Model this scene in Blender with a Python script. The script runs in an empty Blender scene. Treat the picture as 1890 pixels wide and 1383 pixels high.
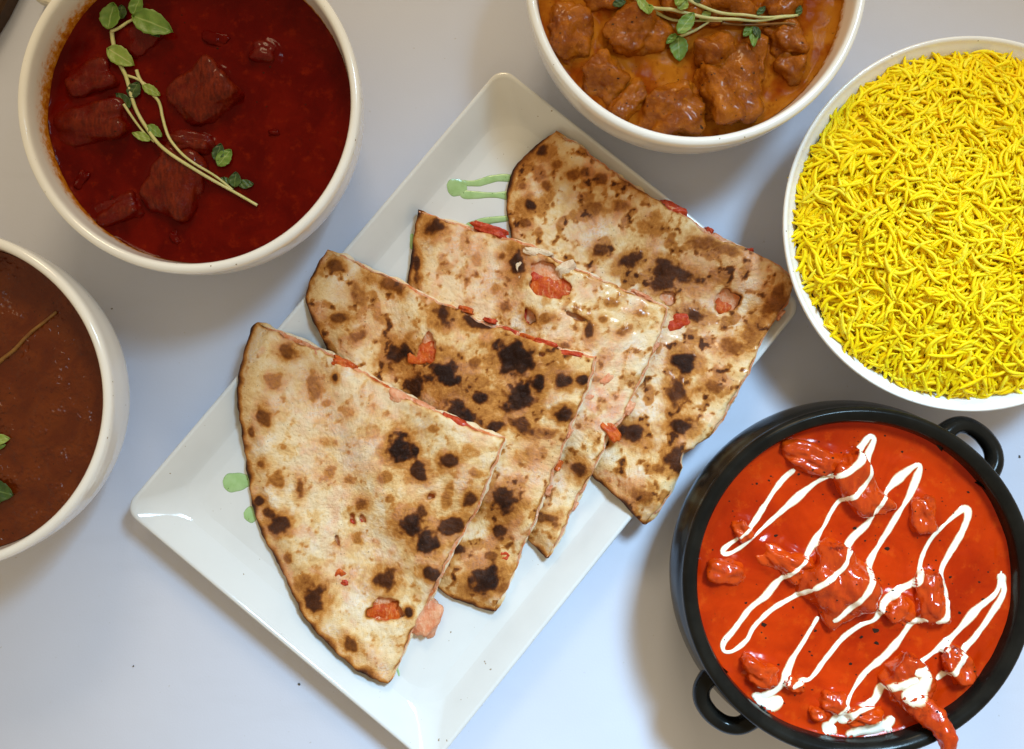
import bpy, math, random
import numpy as np
from mathutils import Vector, Matrix, noise as mnoise
from mathutils.bvhtree import BVHTree

random.seed(7); RNG = np.random.default_rng(7)
sc = bpy.context.scene
COL = sc.collection
R = math.radians

# ------------------------------------------------------------------ camera
CAM_H = 0.55                      # metres above the table
PPM = 3500.0                      # photo pixels per metre on the table
cam_d = bpy.data.cameras.new('camera'); cam = bpy.data.objects.new('camera', cam_d)
COL.objects.link(cam); sc.camera = cam
cam.location = (0, 0, CAM_H); cam.rotation_euler = (0, 0, 0)
cam_d.sensor_fit = 'HORIZONTAL'; cam_d.sensor_width = 36.0
cam_d.lens = 36.0 * CAM_H / (1890.0 / PPM)
cam_d.clip_start = 0.01; cam_d.clip_end = 50

# ------------------------------------------------------------------ world: dim warm room light
w = bpy.data.worlds.new('World'); sc.world = w; w.use_nodes = True
bg = w.node_tree.nodes['Background']
bg.inputs['Color'].default_value = (1.0, 0.79, 0.49, 1); bg.inputs['Strength'].default_value = 0.46

# ------------------------------------------------------------------ lamps: cool window from the upper right, warm room lamp behind
def area(name, loc, aim, size, sizey, power, col, spread=180):
    d = bpy.data.lights.new(name, 'AREA'); d.shape = 'RECTANGLE'; d.size = size; d.size_y = sizey
    d.energy = power; d.color = col; d.spread = R(spread)
    o = bpy.data.objects.new(name, d); COL.objects.link(o); o.location = loc
    o.rotation_euler = (Vector(aim) - Vector(loc)).to_track_quat('-Z', 'Y').to_euler()
    return o
area('window_light', (0.40, 0.45, 0.95), (0.08, -0.30, 0.0), 0.20, 0.22, 1.30, (0.48, 0.76, 1.0), 46)
area('room_light', (-0.05, 1.15, 0.85), (0.0, 0.05, 0.0), 0.34, 0.26, 4.6, (1.0, 0.78, 0.48), 180)

sc.view_settings.view_transform = 'Standard'; sc.view_settings.look = 'None'
sc.view_settings.exposure = 0.28; sc.view_settings.gamma = 1.0
sc.render.engine = 'CYCLES'
sc.cycles.max_bounces = 6

# ------------------------------------------------------------------ helpers
def P(x, y, z=0.0):
    """photo pixel on the horizontal plane z -> world point"""
    k = (1 - z / CAM_H) / PPM
    return Vector(((x - 945) * k, (691.5 - y) * k, z))
def S(px, z=0.05):
    return px * (1 - z / CAM_H) / PPM

def tag(o, label=None, cat=None, group=None, kind=None):
    if label: o['label'] = label
    if cat: o['category'] = cat
    if group: o['group'] = group
    if kind: o['kind'] = kind
    return o
def empty(name, loc):
    o = bpy.data.objects.new(name, None); COL.objects.link(o); o.location = loc; o.empty_display_size = 0.01
    return o
def obj(name, verts, faces, mat, parent=None, origin=None, attrs=None, smooth=True):
    """verts in world coordinates; stored relative to origin / parent location"""
    v = np.asarray([tuple(p) for p in verts] if not isinstance(verts, np.ndarray) else verts, dtype=float)
    org = np.array(parent.location if (parent is not None and origin is None) else (origin if origin is not None else (0, 0, 0)), dtype=float)
    if parent is not None:
        org_w = np.array(parent.location, dtype=float)
        q = parent.parent
        while q is not None:
            org_w = org_w + np.array(q.location, dtype=float); q = q.parent
        org = org_w
    me = bpy.data.meshes.new(name)
    me.from_pydata((v - org).tolist(), [], [list(map(int, f)) for f in faces])
    if smooth: me.polygons.foreach_set('use_smooth', [True] * len(me.polygons))
    if attrs:
        for k, a in attrs.items():
            at = me.attributes.new(k, 'FLOAT', 'POINT'); at.data.foreach_set('value', np.asarray(a, dtype=np.float32))
    me.update()
    me.materials.append(mat)
    o = bpy.data.objects.new(name, me); COL.objects.link(o)
    if parent is not None: o.parent = parent
    else: o.location = org
    return o

# numpy gradient noise ------------------------------------------------
_perm = np.random.default_rng(3).permutation(256); _perm = np.concatenate([_perm, _perm, _perm])
_g2 = np.stack([np.cos(np.arange(256) * 2.39996), np.sin(np.arange(256) * 2.39996)], 1)
def pn(x, y, s, seed=0):
    x = np.asarray(x) / s + seed * 17.31; y = np.asarray(y) / s - seed * 9.77
    xi = np.floor(x).astype(int); yi = np.floor(y).astype(int); xf = x - xi; yf = y - yi
    u = xf**3 * (xf * (xf * 6 - 15) + 10); v = yf**3 * (yf * (yf * 6 - 15) + 10)
    def g(ix, iy, dx, dy):
        h = _perm[_perm[ix & 255] + (iy & 255)]
        return _g2[h, 0] * dx + _g2[h, 1] * dy
    a = g(xi, yi, xf, yf); b = g(xi + 1, yi, xf - 1, yf); c = g(xi, yi + 1, xf, yf - 1); d = g(xi + 1, yi + 1, xf - 1, yf - 1)
    return ((a * (1 - u) + b * u) * (1 - v) + (c * (1 - u) + d * u) * v) * 1.5
def fbm(x, y, s, oct=3, seed=0):
    r = 0; a = 1.0
    for k in range(oct):
        r = r + a * pn(x, y, s / 2**k, seed + k * 3); a *= 0.5
    return r
def sstep(a, b, x):
    t = np.clip((x - a) / (b - a), 0, 1); return t * t * (3 - 2 * t)

def catmull(pts, n=8, closed=False):
    pts = [np.array(p, float) for p in pts]; out = []
    m = len(pts)
    rng = range(m if closed else m - 1)
    for i in rng:
        if closed: p0, p1, p2, p3 = pts[(i - 1) % m], pts[i], pts[(i + 1) % m], pts[(i + 2) % m]
        else: p0, p1, p2, p3 = pts[max(i - 1, 0)], pts[i], pts[i + 1], pts[min(i + 2, m - 1)]
        for k in range(n):
            t = k / n
            out.append(0.5 * ((2 * p1) + (-p0 + p2) * t + (2 * p0 - 5 * p1 + 4 * p2 - p3) * t * t + (-p0 + 3 * p1 - 3 * p2 + p3) * t**3))
    if not closed: out.append(pts[-1])
    return np.array(out)
def resample(pts, step):
    pts = np.asarray(pts, float); d = np.r_[0, np.cumsum(np.linalg.norm(np.diff(pts, axis=0), axis=1))]
    n = max(2, int(d[-1] / step) + 1); t = np.linspace(0, d[-1], n)
    return np.stack([np.interp(t, d, pts[:, k]) for k in range(pts.shape[1])], 1)

# ------------------------------------------------------------------ materials
class NT:
    def __init__(s, name):
        s.m = bpy.data.materials.new(name); s.m.use_nodes = True; s.t = s.m.node_tree; s.n = s.t.nodes
        s.b = s.n['Principled BSDF']; s.out = s.n['Material Output']
    def add(s, typ, **kw):
        n = s.n.new(typ)
        for k, v in kw.items(): setattr(n, k, v)
        return n
    def link(s, a, b): s.t.links.new(a, b)
    def coord(s): 
        n = s.add('ShaderNodeTexCoord'); return n.outputs['Object']
    def noise(s, scale, detail=4, rough=0.55, vec=None, dist=0.0):
        n = s.add('ShaderNodeTexNoise'); n.inputs['Scale'].default_value = scale; n.inputs['Detail'].default_value = detail
        n.inputs['Roughness'].default_value = rough; n.inputs['Distortion'].default_value = dist
        s.link(vec if vec is not None else s.coord(), n.inputs['Vector']); return n.outputs['Fac']
    def ramp(s, fac, stops, interp='LINEAR'):
        n = s.add('ShaderNodeValToRGB'); e = n.color_ramp.elements; n.color_ramp.interpolation = interp
        while len(e) < len(stops): e.new(0.5)
        for i, (p, c) in enumerate(stops):
            e[i].position = p; e[i].color = (*c, 1) if len(c) == 3 else c
        s.link(fac, n.inputs['Fac']); return n.outputs['Color']
    def mix(s, fac, a, b, blend='MIX'):
        n = s.add('ShaderNodeMix', data_type='RGBA', blend_type=blend)
        for sock, val in ((n.inputs[0], fac), (n.inputs[6], a), (n.inputs[7], b)):
            if isinstance(val, (int, float)): sock.default_value = val
            elif isinstance(val, tuple): sock.default_value = (*val, 1)
            else: s.link(val, sock)
        return n.outputs[2]
    def math(s, op, a, b=0.0, clamp=False):
        n = s.add('ShaderNodeMath', operation=op, use_clamp=clamp)
        for sock, val in ((n.inputs[0], a), (n.inputs[1], b)):
            if isinstance(val, (int, float)): sock.default_value = val
            else: s.link(val, sock)
        return n.outputs[0]
    def rng(s, v, a, b, c=0.0, d=1.0):
        n = s.add('ShaderNodeMapRange'); n.interpolation_type = 'SMOOTHSTEP'
        s.link(v, n.inputs['Value'])
        for i, x in enumerate((a, b, c, d)): n.inputs[i + 1].default_value = x
        return n.outputs[0]
    def attr(s, name):
        n = s.add('ShaderNodeAttribute', attribute_name=name); return n.outputs['Fac']
    def stretch(s, sx, sy, sz, rot=0):
        n = s.add('ShaderNodeMapping'); n.inputs['Scale'].default_value = (sx, sy, sz); n.inputs['Rotation'].default_value = (0, 0, rot)
        s.link(s.coord(), n.inputs['Vector']); return n.outputs[0]
    def bump(s, h, strength, dist, prev=None):
        n = s.add('ShaderNodeBump'); n.inputs['Strength'].default_value = strength; n.inputs['Distance'].default_value = dist
        s.link(h, n.inputs['Height'])
        if prev is not None: s.link(prev, n.inputs['Normal'])
        return n.outputs[0]
    def set(s, **kw):
        names = dict(color='Base Color', rough='Roughness', normal='Normal', coat='Coat Weight', coatr='Coat Roughness', ior='IOR', spec='Specular IOR Level',
                     sss='Subsurface Weight', sssr='Subsurface Radius', ssss='Subsurface Scale', trans='Transmission Weight', alpha='Alpha')
        for k, v in kw.items():
            sock = s.b.inputs[names[k]]
            if isinstance(v, (int, float)): sock.default_value = v
            elif isinstance(v, tuple): sock.default_value = (*v, 1) if (len(v) == 3 and k == 'color') else v
            else: s.link(v, sock)
        return s.m

def m_table():
    t = NT('white_tablecloth'); n = t.noise(6, 5); n2 = t.noise(900, 3)
    c = t.mix(t.rng(n, .3, .7), (.615, .645, .765), (.585, .615, .735))
    c = t.mix(t.math('MULTIPLY', t.rng(t.noise(380, 2), .735, .77), .5), c, (.40, .38, .36))
    c = t.mix(t.math('MULTIPLY', t.rng(t.noise(1, 4, vec=t.stretch(9, 40, 20, .6)), .55, .75), .25), c, (.53, .55, .64))
    nb = t.bump(n2, .12, .0004, t.bump(t.noise(14, 3), .25, .004))
    return t.set(color=c, rough=.62, normal=nb, spec=.25)
def m_ceramic(name, col=(.82, .815, .80), rough=.1, stain=None, stain_dark=None):
    t = NT(name); n = t.noise(35, 4)
    c = t.mix(t.rng(n, .35, .75), col, tuple(k * .95 for k in col))
    sp = t.rng(t.noise(420, 1), .775, .80)
    c = t.mix(sp, c, (.30, .24, .17))
    r = t.rng(n, .2, .8, rough, rough + .08)
    if stain:
        a = t.attr('stain'); k = t.math('ADD', a, t.math('MULTIPLY', t.math('SUBTRACT', t.noise(330, 5, .7), .5), 1.5))
        k2 = t.rng(k, .25, .75); c = t.mix(t.math('MULTIPLY', t.rng(a, .0, .35), .22), c, stain)
        c = t.mix(k2, c, t.mix(t.rng(k, .6, 1.1), stain, stain_dark))
    return t.set(color=c, rough=r, coat=.3, coatr=.05, normal=t.bump(t.noise(60, 2), .04, .002))
def m_black():
    t = NT('black_glaze'); n = t.noise(70, 5)
    c = t.mix(t.rng(n, .3, .7), (.006, .006, .0055), (.012, .011, .009))
    return t.set(color=c, rough=t.rng(n, .2, .8, .16, .28), normal=t.bump(t.noise(500, 3), .06, .0006), spec=.12)

def m_sauce(name, c1, c2, c3, rough=.12, s=90, bumpst=.3, speck=None, bubble=0.0, spec=.32):
    t = NT(name); n = t.noise(s, 6, .6, dist=.6); n2 = t.noise(s * 4, 5, .65)
    c = t.mix(t.rng(n, .35, .68), c1, c2); c = t.mix(t.math('MULTIPLY', t.rng(n2, .52, .75), .7), c, c3)
    if speck:
        c = t.mix(t.rng(t.noise(520, 2), .70, .74), c, speck)
    nb = t.bump(n2, bumpst, .0012, t.bump(t.noise(s * 1.6, 3), bumpst, .003))
    if bubble:
        v = t.add('ShaderNodeTexVoronoi', feature='SMOOTH_F1'); v.inputs['Scale'].default_value = 420; t.link(t.coord(), v.inputs['Vector'])
        nb = t.bump(t.math('MULTIPLY', t.rng(v.outputs['Distance'], .15, .5), t.rng(t.noise(70, 4), .45, .62)), bubble, .001, nb)
    r = t.rng(t.noise(s * 2, 3), .3, .7, rough, rough + .12)
    return t.set(color=c, rough=r, normal=nb, spec=spec)
def m_meat(name, flesh, flesh2, sauce, rough=.25, fibre=.6, cover=.002, grain=500, coat=.3, bs=.5, char=None, spec=.2):
    t = NT(name)
    w = t.noise(1.0, 4, .6, vec=t.stretch(grain * 1.1, grain * .34, grain * .6, .5)); n = t.noise(150, 5, .65); n2 = t.noise(700, 4, .6)
    c = t.mix(t.rng(w, .35, .65), flesh, flesh2)
    c = t.mix(t.rng(n2, .62, .8), c, tuple(min(1, k * 1.9) for k in flesh))
    h = t.attr('hgt'); k = t.math('ADD', h, t.math('MULTIPLY', t.math('SUBTRACT', n, .5), cover * 5))
    c = t.mix(t.rng(k, cover * .3, cover * 1.8, 1, 0), c, sauce)
    if char: c = t.mix(t.math('MULTIPLY', t.rng(t.noise(95, 5, .7), .56, .70), t.rng(h, .002, .005)), c, char)
    nb = t.bump(n2, bs * .7, .0008, t.bump(w, fibre, .0012, t.bump(n, bs, .003)))
    return t.set(color=c, rough=t.rng(n, .3, .7, rough, rough + .25), normal=nb, coat=coat, coatr=.03, spec=spec)
def m_lumpcurry():
    t = NT('coated_meat'); n = t.noise(110, 6, .62); n2 = t.noise(520, 5, .65); n3 = t.noise(45, 3)
    c = t.mix(t.rng(n, .32, .7), (.21, .045, .002), (.42, .120, .005))
    c = t.mix(t.math('MULTIPLY', t.rng(n2, .58, .74), .7), c, (.58, .21, .012))
    c = t.mix(t.math('MULTIPLY', t.rng(n3, .55, .75), .8), c, (.10, .026, .006))
    c = t.mix(t.rng(t.noise(300, 2), .68, .74), c, (.05, .02, .006))
    nb = t.bump(n2, .7, .0010, t.bump(n, .65, .003))
    return t.set(color=c, rough=t.rng(n, .3, .7, .10, .24), normal=nb, spec=.14, coat=.22, coatr=.03)
def m_rice():
    t = NT('yellow_rice'); a = t.attr('tone')
    c = t.ramp(a, [(0, (.95, .59, .002)), (.45, (1.0, .72, .003)), (.8, (1.0, .80, .010)), (1, (1.0, .84, .05))])
    c = t.mix(t.rng(t.noise(800, 2), .45, .8), c, (.94, .62, .002))
    return t.set(color=c, rough=.45, spec=.18, sss=.35, ssss=.0016, sssr=(1.0, .75, .08))
def m_ricebed():
    t = NT('rice_bed'); return t.set(color=t.mix(t.noise(600, 3), (.92, .62, .003), (.96, .70, .004)), rough=.6)
def m_bread():
    t = NT('charred_flatbread')
    n = t.noise(160, 6, .65); n2 = t.noise(650, 5, .7); n3 = t.noise(60, 4, .6)
    ch = t.attr('char')
    k = t.math('ADD', ch, t.math('MULTIPLY', t.math('SUBTRACT', n, .5), t.rng(ch, .02, .3, .10, .24)))
    k = t.math('ADD', k, t.math('MULTIPLY', t.math('SUBTRACT', n2, .5), t.rng(ch, .0, .35, .20, .34)), True)
    c = t.ramp(k, [(0, (.88, .72, .49)), (.11, (.81, .54, .25)), (.26, (.57, .24, .050)), (.46, (.27, .085, .014)), (.66, (.085, .024, .007)), (.92, (.022, .008, .005))])
    flour = t.math('MULTIPLY', t.math('MULTIPLY', t.rng(n3, .48, .68), t.rng(n2, .36, .58)), t.rng(ch, .05, .30, .9, 0))
    c = t.mix(flour, c, (.86, .76, .64))
    pk = t.math('MULTIPLY', t.attr('pink'), t.rng(n, .38, .62, .25, 1)); pk = t.math('MULTIPLY', pk, t.rng(k, .1, .6, 1, .1))
    c = t.mix(pk, c, t.mix(t.rng(n2, .4, .65), (.80, .32, .16), (.72, .42, .33)))
    fl = t.math('MULTIPLY', t.rng(t.noise(900, 2), .70, .74), .8)
    c = t.mix(fl, c, (.16, .06, .02))
    oil = t.math('MULTIPLY', t.attr('oil'), t.rng(n, .35, .6))
    r = t.math('SUBTRACT', t.rng(ch, .3, .9, .62, .30), t.math('MULTIPLY', oil, .38))
    nb = t.bump(n2, .8, .0010, t.bump(n, .6, .0022))
    return t.set(color=c, rough=r, normal=nb, spec=t.rng(ch, .2, .5, .25, .12), coat=t.math('MULTIPLY', oil, .35), coatr=.12)
def m_crumb():
    t = NT('bread_crumb'); n = t.noise(300, 5, .7); n2 = t.noise(900, 4)
    c = t.mix(t.rng(n, .35, .7), (.82, .68, .50), (.70, .46, .30)); c = t.mix(t.rng(n2, .6, .75), c, (.45, .2, .08))
    return t.set(color=c, rough=.7, normal=t.bump(n2, .7, .0015))
def m_chicken(name, a, b, c3, rough=.28):
    t = NT(name); n = t.noise(240, 5, .65); n2 = t.noise(800, 4); f = t.noise(1, 6, .7, vec=t.stretch(700, 240, 400, .7))
    c = t.mix(t.rng(n, .35, .65), a, b); c = t.mix(t.math('MULTIPLY', t.rng(f, .5, .7), .7), c, c3)
    return t.set(color=c, rough=t.rng(n2, .3, .7, rough, rough + .25), normal=t.bump(n2, .5, .0010, t.bump(f, .35, .0012)), coat=.12, coatr=.1, spec=.2)
def m_leaf(name, a, b, vein):
    t = NT(name); n = t.noise(140, 4); v = t.attr('vein')
    c = t.mix(t.rng(n, .35, .65), a, b); c = t.mix(t.rng(v, .5, 1.0), c, vein)
    return t.set(color=c, rough=.38, normal=t.bump(t.noise(500, 4), .35, .0008), sss=.12, ssss=.001, spec=.4)
def m_stem(name, a, b):
    t = NT(name); n = t.noise(1, 3, vec=t.stretch(200, 200, 200)); return t.set(color=t.mix(t.rng(n, .3, .7), a, b), rough=.35, sss=.15, ssss=.0015)
def m_cream():
    t = NT('cream'); e = t.attr('edge'); n = t.noise(300, 4)
    k = t.math('ADD', e, t.math('MULTIPLY', t.math('SUBTRACT', n, .5), .35))
    c = t.mix(t.rng(k, .45, 1.0), (.95, .88, .74), (.92, .50, .16))
    return t.set(alpha=t.rng(k, .60, 1.02, 1, 0), color=c, rough=.22, sss=.1, ssss=.001)
def m_mint():
    t = NT('mint_sauce'); n = t.noise(200, 4); c = t.mix(t.rng(n, .3, .7), (.31, .50, .20), (.38, .57, .27))
    c = t.mix(t.rng(t.noise(700, 2), .70, .74), c, (.10, .18, .05))
    return t.set(alpha=t.rng(t.attr('edge'), .75, 1.0, 1, .25), color=c, rough=.18, normal=t.bump(t.noise(400, 3), .2, .0006))
def m_plain(name, col, rough=.5):
    t = NT(name); n = t.noise(200, 4); return t.set(color=t.mix(t.rng(n, .3, .7), col, tuple(k * .7 for k in col)), rough=rough, spec=.2)

M = dict(
    table=m_table(),
    plate=m_ceramic('white_plate_glaze', (.70, .72, .735), .06),
    bowl_red=m_ceramic('red_bowl_glaze', (.87, .87, .86), .1, (.66, .26, .015), (.36, .07, .004)),
    bowl_brown=m_ceramic('brown_bowl_glaze', (.87, .87, .86), .1, (.30, .10, .012), (.10, .026, .004)),
    bowl_amber=m_ceramic('amber_bowl_glaze', (.87, .87, .86), .1, (.50, .21, .02), (.24, .065, .006)),
    bowl_rice=m_ceramic('rice_bowl_glaze', (.86, .855, .84), .14),
    black=m_black(),
    red_curry=m_sauce('red_curry_sauce', (.080, .0010, .0003), (.125, .0030, .0005), (.19, .011, .0010), .05, 42, .14, spec=.07),
    brown_curry=m_sauce('brown_curry_sauce', (.095, .013, .0012), (.135, .023, .0016), (.075, .007, .0008), .06, 70, .34, (.05, .009, .001), .5, spec=.3),
    amber_curry=m_sauce('amber_curry_sauce', (.42, .14, .010), (.24, .040, .002), (.13, .008, .0008), .05, 55, .14, (.06, .02, .004), spec=.015),
    orange_curry=m_sauce('orange_curry_sauce', (.50, .032, .0012), (.35, .016, .0008), (.58, .064, .003), .10, 30, .12, (.33, .025, .002), spec=.16),
    meat=m_meat('stewed_meat', (.165, .015, .0022), (.085, .006, .0010), (.11, .0025, .0005), .22, .3, .0046, 620, .18, .5, None, .08),
    lump=m_lumpcurry(),
    tikka=m_meat('red_chicken', (.52, .046, .002), (.42, .030, .002), (.56, .052, .002), .06, .16, .0040, 300, .55, .2, (.16, .008, .002), .2),
    rice=m_rice(), ricebed=m_ricebed(), bread=m_bread(), crumb=m_crumb(),
    chicken_orange=m_chicken('tandoori_chicken', (.62, .12, .012), (.45, .045, .005), (.72, .32, .12)),
    stuffing=m_chicken('minced_filling', (.70, .20, .05), (.74, .40, .24), (.80, .58, .42)),
    chicken_pink=m_chicken('pale_chicken', (.74, .36, .20), (.68, .22, .10), (.80, .52, .36)),
    chicken_red=m_chicken('red_pepper', (.55, .06, .015), (.40, .025, .008), (.66, .16, .06), .18),
    leaf=m_leaf('leaf_green', (.10, .20, .022), (.17, .28, .05), (.28, .38, .12)),
    leaf_dark=m_leaf('leaf_dark', (.022, .055, .010), (.05, .10, .016), (.12, .18, .05)),
    leaf_light=m_leaf('leaf_light', (.22, .32, .05), (.30, .40, .10), (.42, .48, .2)),
    stem=m_stem('stem_pale', (.62, .60, .30), (.50, .52, .20)),
    stem_sauce=m_stem('stem_sauced', (.25, .12, .02), (.16, .055, .008)),
    cream=m_cream(), mint=m_mint(),
    herb=m_plain('dried_herb', (.030, .010, .004), .9),
    crumb_dark=m_plain('burnt_crumb', (.12, .10, .08), .8),
    wood=m_plain('dark_wood', (.05, .022, .008), .45),
    sheet=m_plain('cream_card', (.75, .70, .58), .4),
)

# ------------------------------------------------------------------ the table
n = 60; L = 1.6
tv = [(-L / 2 + L * i / n, -L / 2 + L * j / n, 0.0) for j in range(n + 1) for i in range(n + 1)]
tf = [(j * (n + 1) + i, j * (n + 1) + i + 1, (j + 1) * (n + 1) + i + 1, (j + 1) * (n + 1) + i) for j in range(n) for i in range(n)]
table = obj('table_surface', tv, tf, M['table']); tag(table, 'smooth white tablecloth under all the dishes', kind='structure')

BVHS = []
def solid(o):
    """register an object so that later things can be laid on it"""
    me = o.data; mw = Matrix.Translation(o.location)
    q = o.parent
    while q is not None:
        mw = Matrix.Translation(q.location) @ mw; q = q.parent
    BVHS.append(BVHTree.FromPolygons([mw @ v.co for v in me.vertices], [tuple(p.vertices) for p in me.polygons]))
    return o
def drop(x, y, default=0.0):
    z = default
    for b in BVHS:
        h = b.ray_cast(Vector((x, y, 0.3)), Vector((0, 0, -1)))
        if h[0] is not None and h[0].z > z: z = h[0].z
    return z

# ------------------------------------------------------------------ lathe
def lathe(name, prof, c, mat, parent=None, seg=144, sub=5, stain=None):
    pr = catmull(prof, sub); nr = len(pr)
    verts = []; st = []
    for (r, z) in pr:
        for k in range(seg):
            a = 2 * math.pi * k / seg
            verts.append((c[0] + max(r, 0) * math.cos(a), c[1] + max(r, 0) * math.sin(a), c[2] + z))
    top = max(range(nr), key=lambda i: pr[i][1])
    faces = [(i * seg + k, i * seg + (k + 1) % seg, (i + 1) * seg + (k + 1) % seg, (i + 1) * seg + k) for i in range(nr - 1) for k in range(seg)]
    at = None
    if stain:
        zc, fn = stain
        for i, (r, z) in enumerate(pr):
            for k in range(seg):
                a = 2 * math.pi * k / seg
                st.append(-2.0 if i <= top else 1.0 - (z - zc) / fn(a))
        at = {'stain': st}
    return obj(name, verts, faces, mat, parent, origin=c if parent is None else None, attrs=at)

BOWL = [(0, .004), (.034, .004), (.036, .003), (.0365, 0), (.0405, 0), (.043, .004), (.056, .012), (.0685, .024), (.0757, .037), (.0782, .05), (.0791, .062),
        (.0793, .067), (.0786, .0694), (.0768, .0702), (.0752, .0694), (.0744, .067), (.0737, .06), (.0724, .05), (.069, .038), (.061, .025), (.049, .014), (.03, .009), (0, .008)]
def angle_amp(a0, width, hi, lo):
    def f(a):
        d = abs((a - a0 + math.pi) % (2 * math.pi) - math.pi)
        return lo + (hi - lo) * math.exp(-(d / width)**2)
    return f

c_red = P(347, 187, .07); c_red.z = 0
c_brown = P(-112, 738, .07); c_brown.z = 0
c_amber = P(1286, -48, .07); c_amber.z = 0
c_rice = P(1790, 414, .05); c_rice.z = 0
c_pot = P(1587, 1077, .06); c_pot.z = 0

bowl = lathe('serving_bowl', BOWL, c_red, M['bowl_red'], stain=(.050, angle_amp(R(170), 1.2, .0150, .0048)))
tag(bowl, 'round white bowl filled with dark red curry', 'bowl', 'white curry bowls')
bowl = lathe('serving_bowl', BOWL, c_brown, M['bowl_brown'], stain=(.053, angle_amp(R(70), .6, .012, .0048)))
tag(bowl, 'white bowl of smooth brown curry cut off by the left edge', 'bowl', 'white curry bowls')
bowl = lathe('serving_bowl', BOWL, c_amber, M['bowl_amber'], stain=(.051, angle_amp(R(-20), .8, .0075, .0035)))
tag(bowl, 'white bowl of amber meat curry cut off by the top edge', 'bowl', 'white curry bowls')

RBOWL = [(0, .003), (.033, .003), (.034, .002), (.0345, 0), (.0375, 0), (.040, .004), (.055, .013), (.070, .026), (.082, .040), (.0882, .0475), (.0899, .0503), (.0894, .0517), (.0880, .0514),
         (.0865, .0495), (.083, .046), (.075, .036), (.06, .021), (.04, .011), (0, .008)]
bowl = lathe('rice_bowl', RBOWL, c_rice, M['bowl_rice']); tag(bowl, 'wide flared white bowl heaped with yellow rice', 'bowl')

POT = [(0, .004), (.048, .004), (.050, .003), (.0505, 0), (.055, 0), (.060, .003), (.075, .012), (.0833, .024), (.0855, .035), (.0846, .046), (.0832, .0525), (.0829, .0545), (.0833, .0572), (.0828, .0594), (.0812, .0608),
       (.0795, .0607), (.0778, .0598), (.0764, .0585), (.0757, .0560), (.0753, .050), (.0752, .045), (.074, .03), (.06, .012), (0, .010)]
pot = empty('black_pot', c_pot); tag(pot, 'glossy black pot with two loop handles holding orange curry', 'pot')
lathe('body', POT, c_pot, M['black'], pot, sub=6)
def handle(ang):
    pts = [(.0740, -.0152, .046), (.0828, -.0145, .0462), (.0885, -.0128, .0455), (.0925, -.0085, .0445), (.0942, -.0028, .0440), (.0942, .0028, .0440), (.0925, .0085, .0445), (.0885, .0128, .0455), (.0828, .0145, .0462), (.0740, .0152, .046)]
    path = catmull(pts, 6); ca, sa = math.cos(ang), math.sin(ang)
    verts = []; faces = []; ns = 14; m = len(path)
    for i, p in enumerate(path):
        t = path[min(i + 1, m - 1)] - path[max(i - 1, 0)]; t /= np.linalg.norm(t)
        u = np.cross(t, (0, 0, 1)); u /= np.linalg.norm(u); v = np.cross(u, t)
        e = abs(i / (m - 1) - .5) * 2; wd = .0042 + .0015 * e**5; ht = .0052 + .003 * e**5
        for k in range(ns):
            a = 2 * math.pi * k / ns; q = p + u * wd * math.cos(a) + v * ht * math.sin(a)
            verts.append((c_pot.x + q[0] * ca - q[1] * sa, c_pot.y + q[0] * sa + q[1] * ca, q[2]))
    for i in range(m - 1):
        for k in range(ns): faces.append((i * ns + k, i * ns + (k + 1) % ns, (i + 1) * ns + (k + 1) % ns, (i + 1) * ns + k))
    faces.append(tuple(range(ns))); faces.append(tuple(range((m - 1) * ns, m * ns)))
    return obj('handle', verts, faces, M['black'], pot)
handle(R(47)); handle(R(225))

# ------------------------------------------------------------------ lumps and sauces
def lump(name, label, cat, px, py, wpx, hpx, ang, zc, up, mat, box=.5, rough=.16, seed=1, group=None, tilt=(0, 0), fine=.05, parent=None, low=None, bend=0.0, taper=0.0, dz=None, reg=True):
    """an irregular chunk: superellipsoid with noise, poking `up` metres above the level zc"""
    import bmesh
    bm = bmesh.new(); bmesh.ops.create_icosphere(bm, subdivisions=5 if max(wpx, hpx) > 70 else 4, radius=1)
    a = S(wpx, zc) / 2; b = S(hpx, zc) / 2; depth = low if low is not None else max(a, b) * .9
    half = (up + depth) / 2; cz = zc + up - half if dz is None else dz
    c = P(px, py, zc + up * .6); rot = Matrix.Rotation(ang, 3, 'Z') @ Matrix.Rotation(tilt[0], 3, 'X') @ Matrix.Rotation(tilt[1], 3, 'Y')
    vs = []; hg = []
    for v in bm.verts:
        p = v.co.normalized()
        e = 2.0 + 7 * box
        nrm = (abs(p.x)**e + abs(p.y)**e + abs(p.z)**e)**(1 / e)
        k = 1 / nrm
        sp = p * 1.3 + Vector((seed * 3.7, seed * 1.9, -seed * 2.3))
        k *= 1 + rough * mnoise.noise(sp) * 1.6 + rough * .6 * mnoise.noise(sp * 2.3) + fine * mnoise.noise(sp * 6.5) + fine * .5 * mnoise.noise(sp * 14)
        q = p * k
        tp = 1 + taper * q.x
        q = Vector((q.x * a, q.y * b * tp, q.z * half * (1 + .5 * taper * q.x)))
        if bend: q.y += bend * (q.x / a)**2 * b
        q = rot @ q
        vs.append((c.x + q.x, c.y + q.y, cz + q.z)); hg.append(cz + q.z - zc)
    fs = [tuple(x.index for x in f.verts) for f in bm.faces]; bm.free()
    o = obj(name, vs, fs, mat, parent, origin=(c.x, c.y, cz) if parent is None else None, attrs={'hgt': hg})
    if parent is None: tag(o, label, cat, group)
    if reg: solid(o)
    return o

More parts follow.
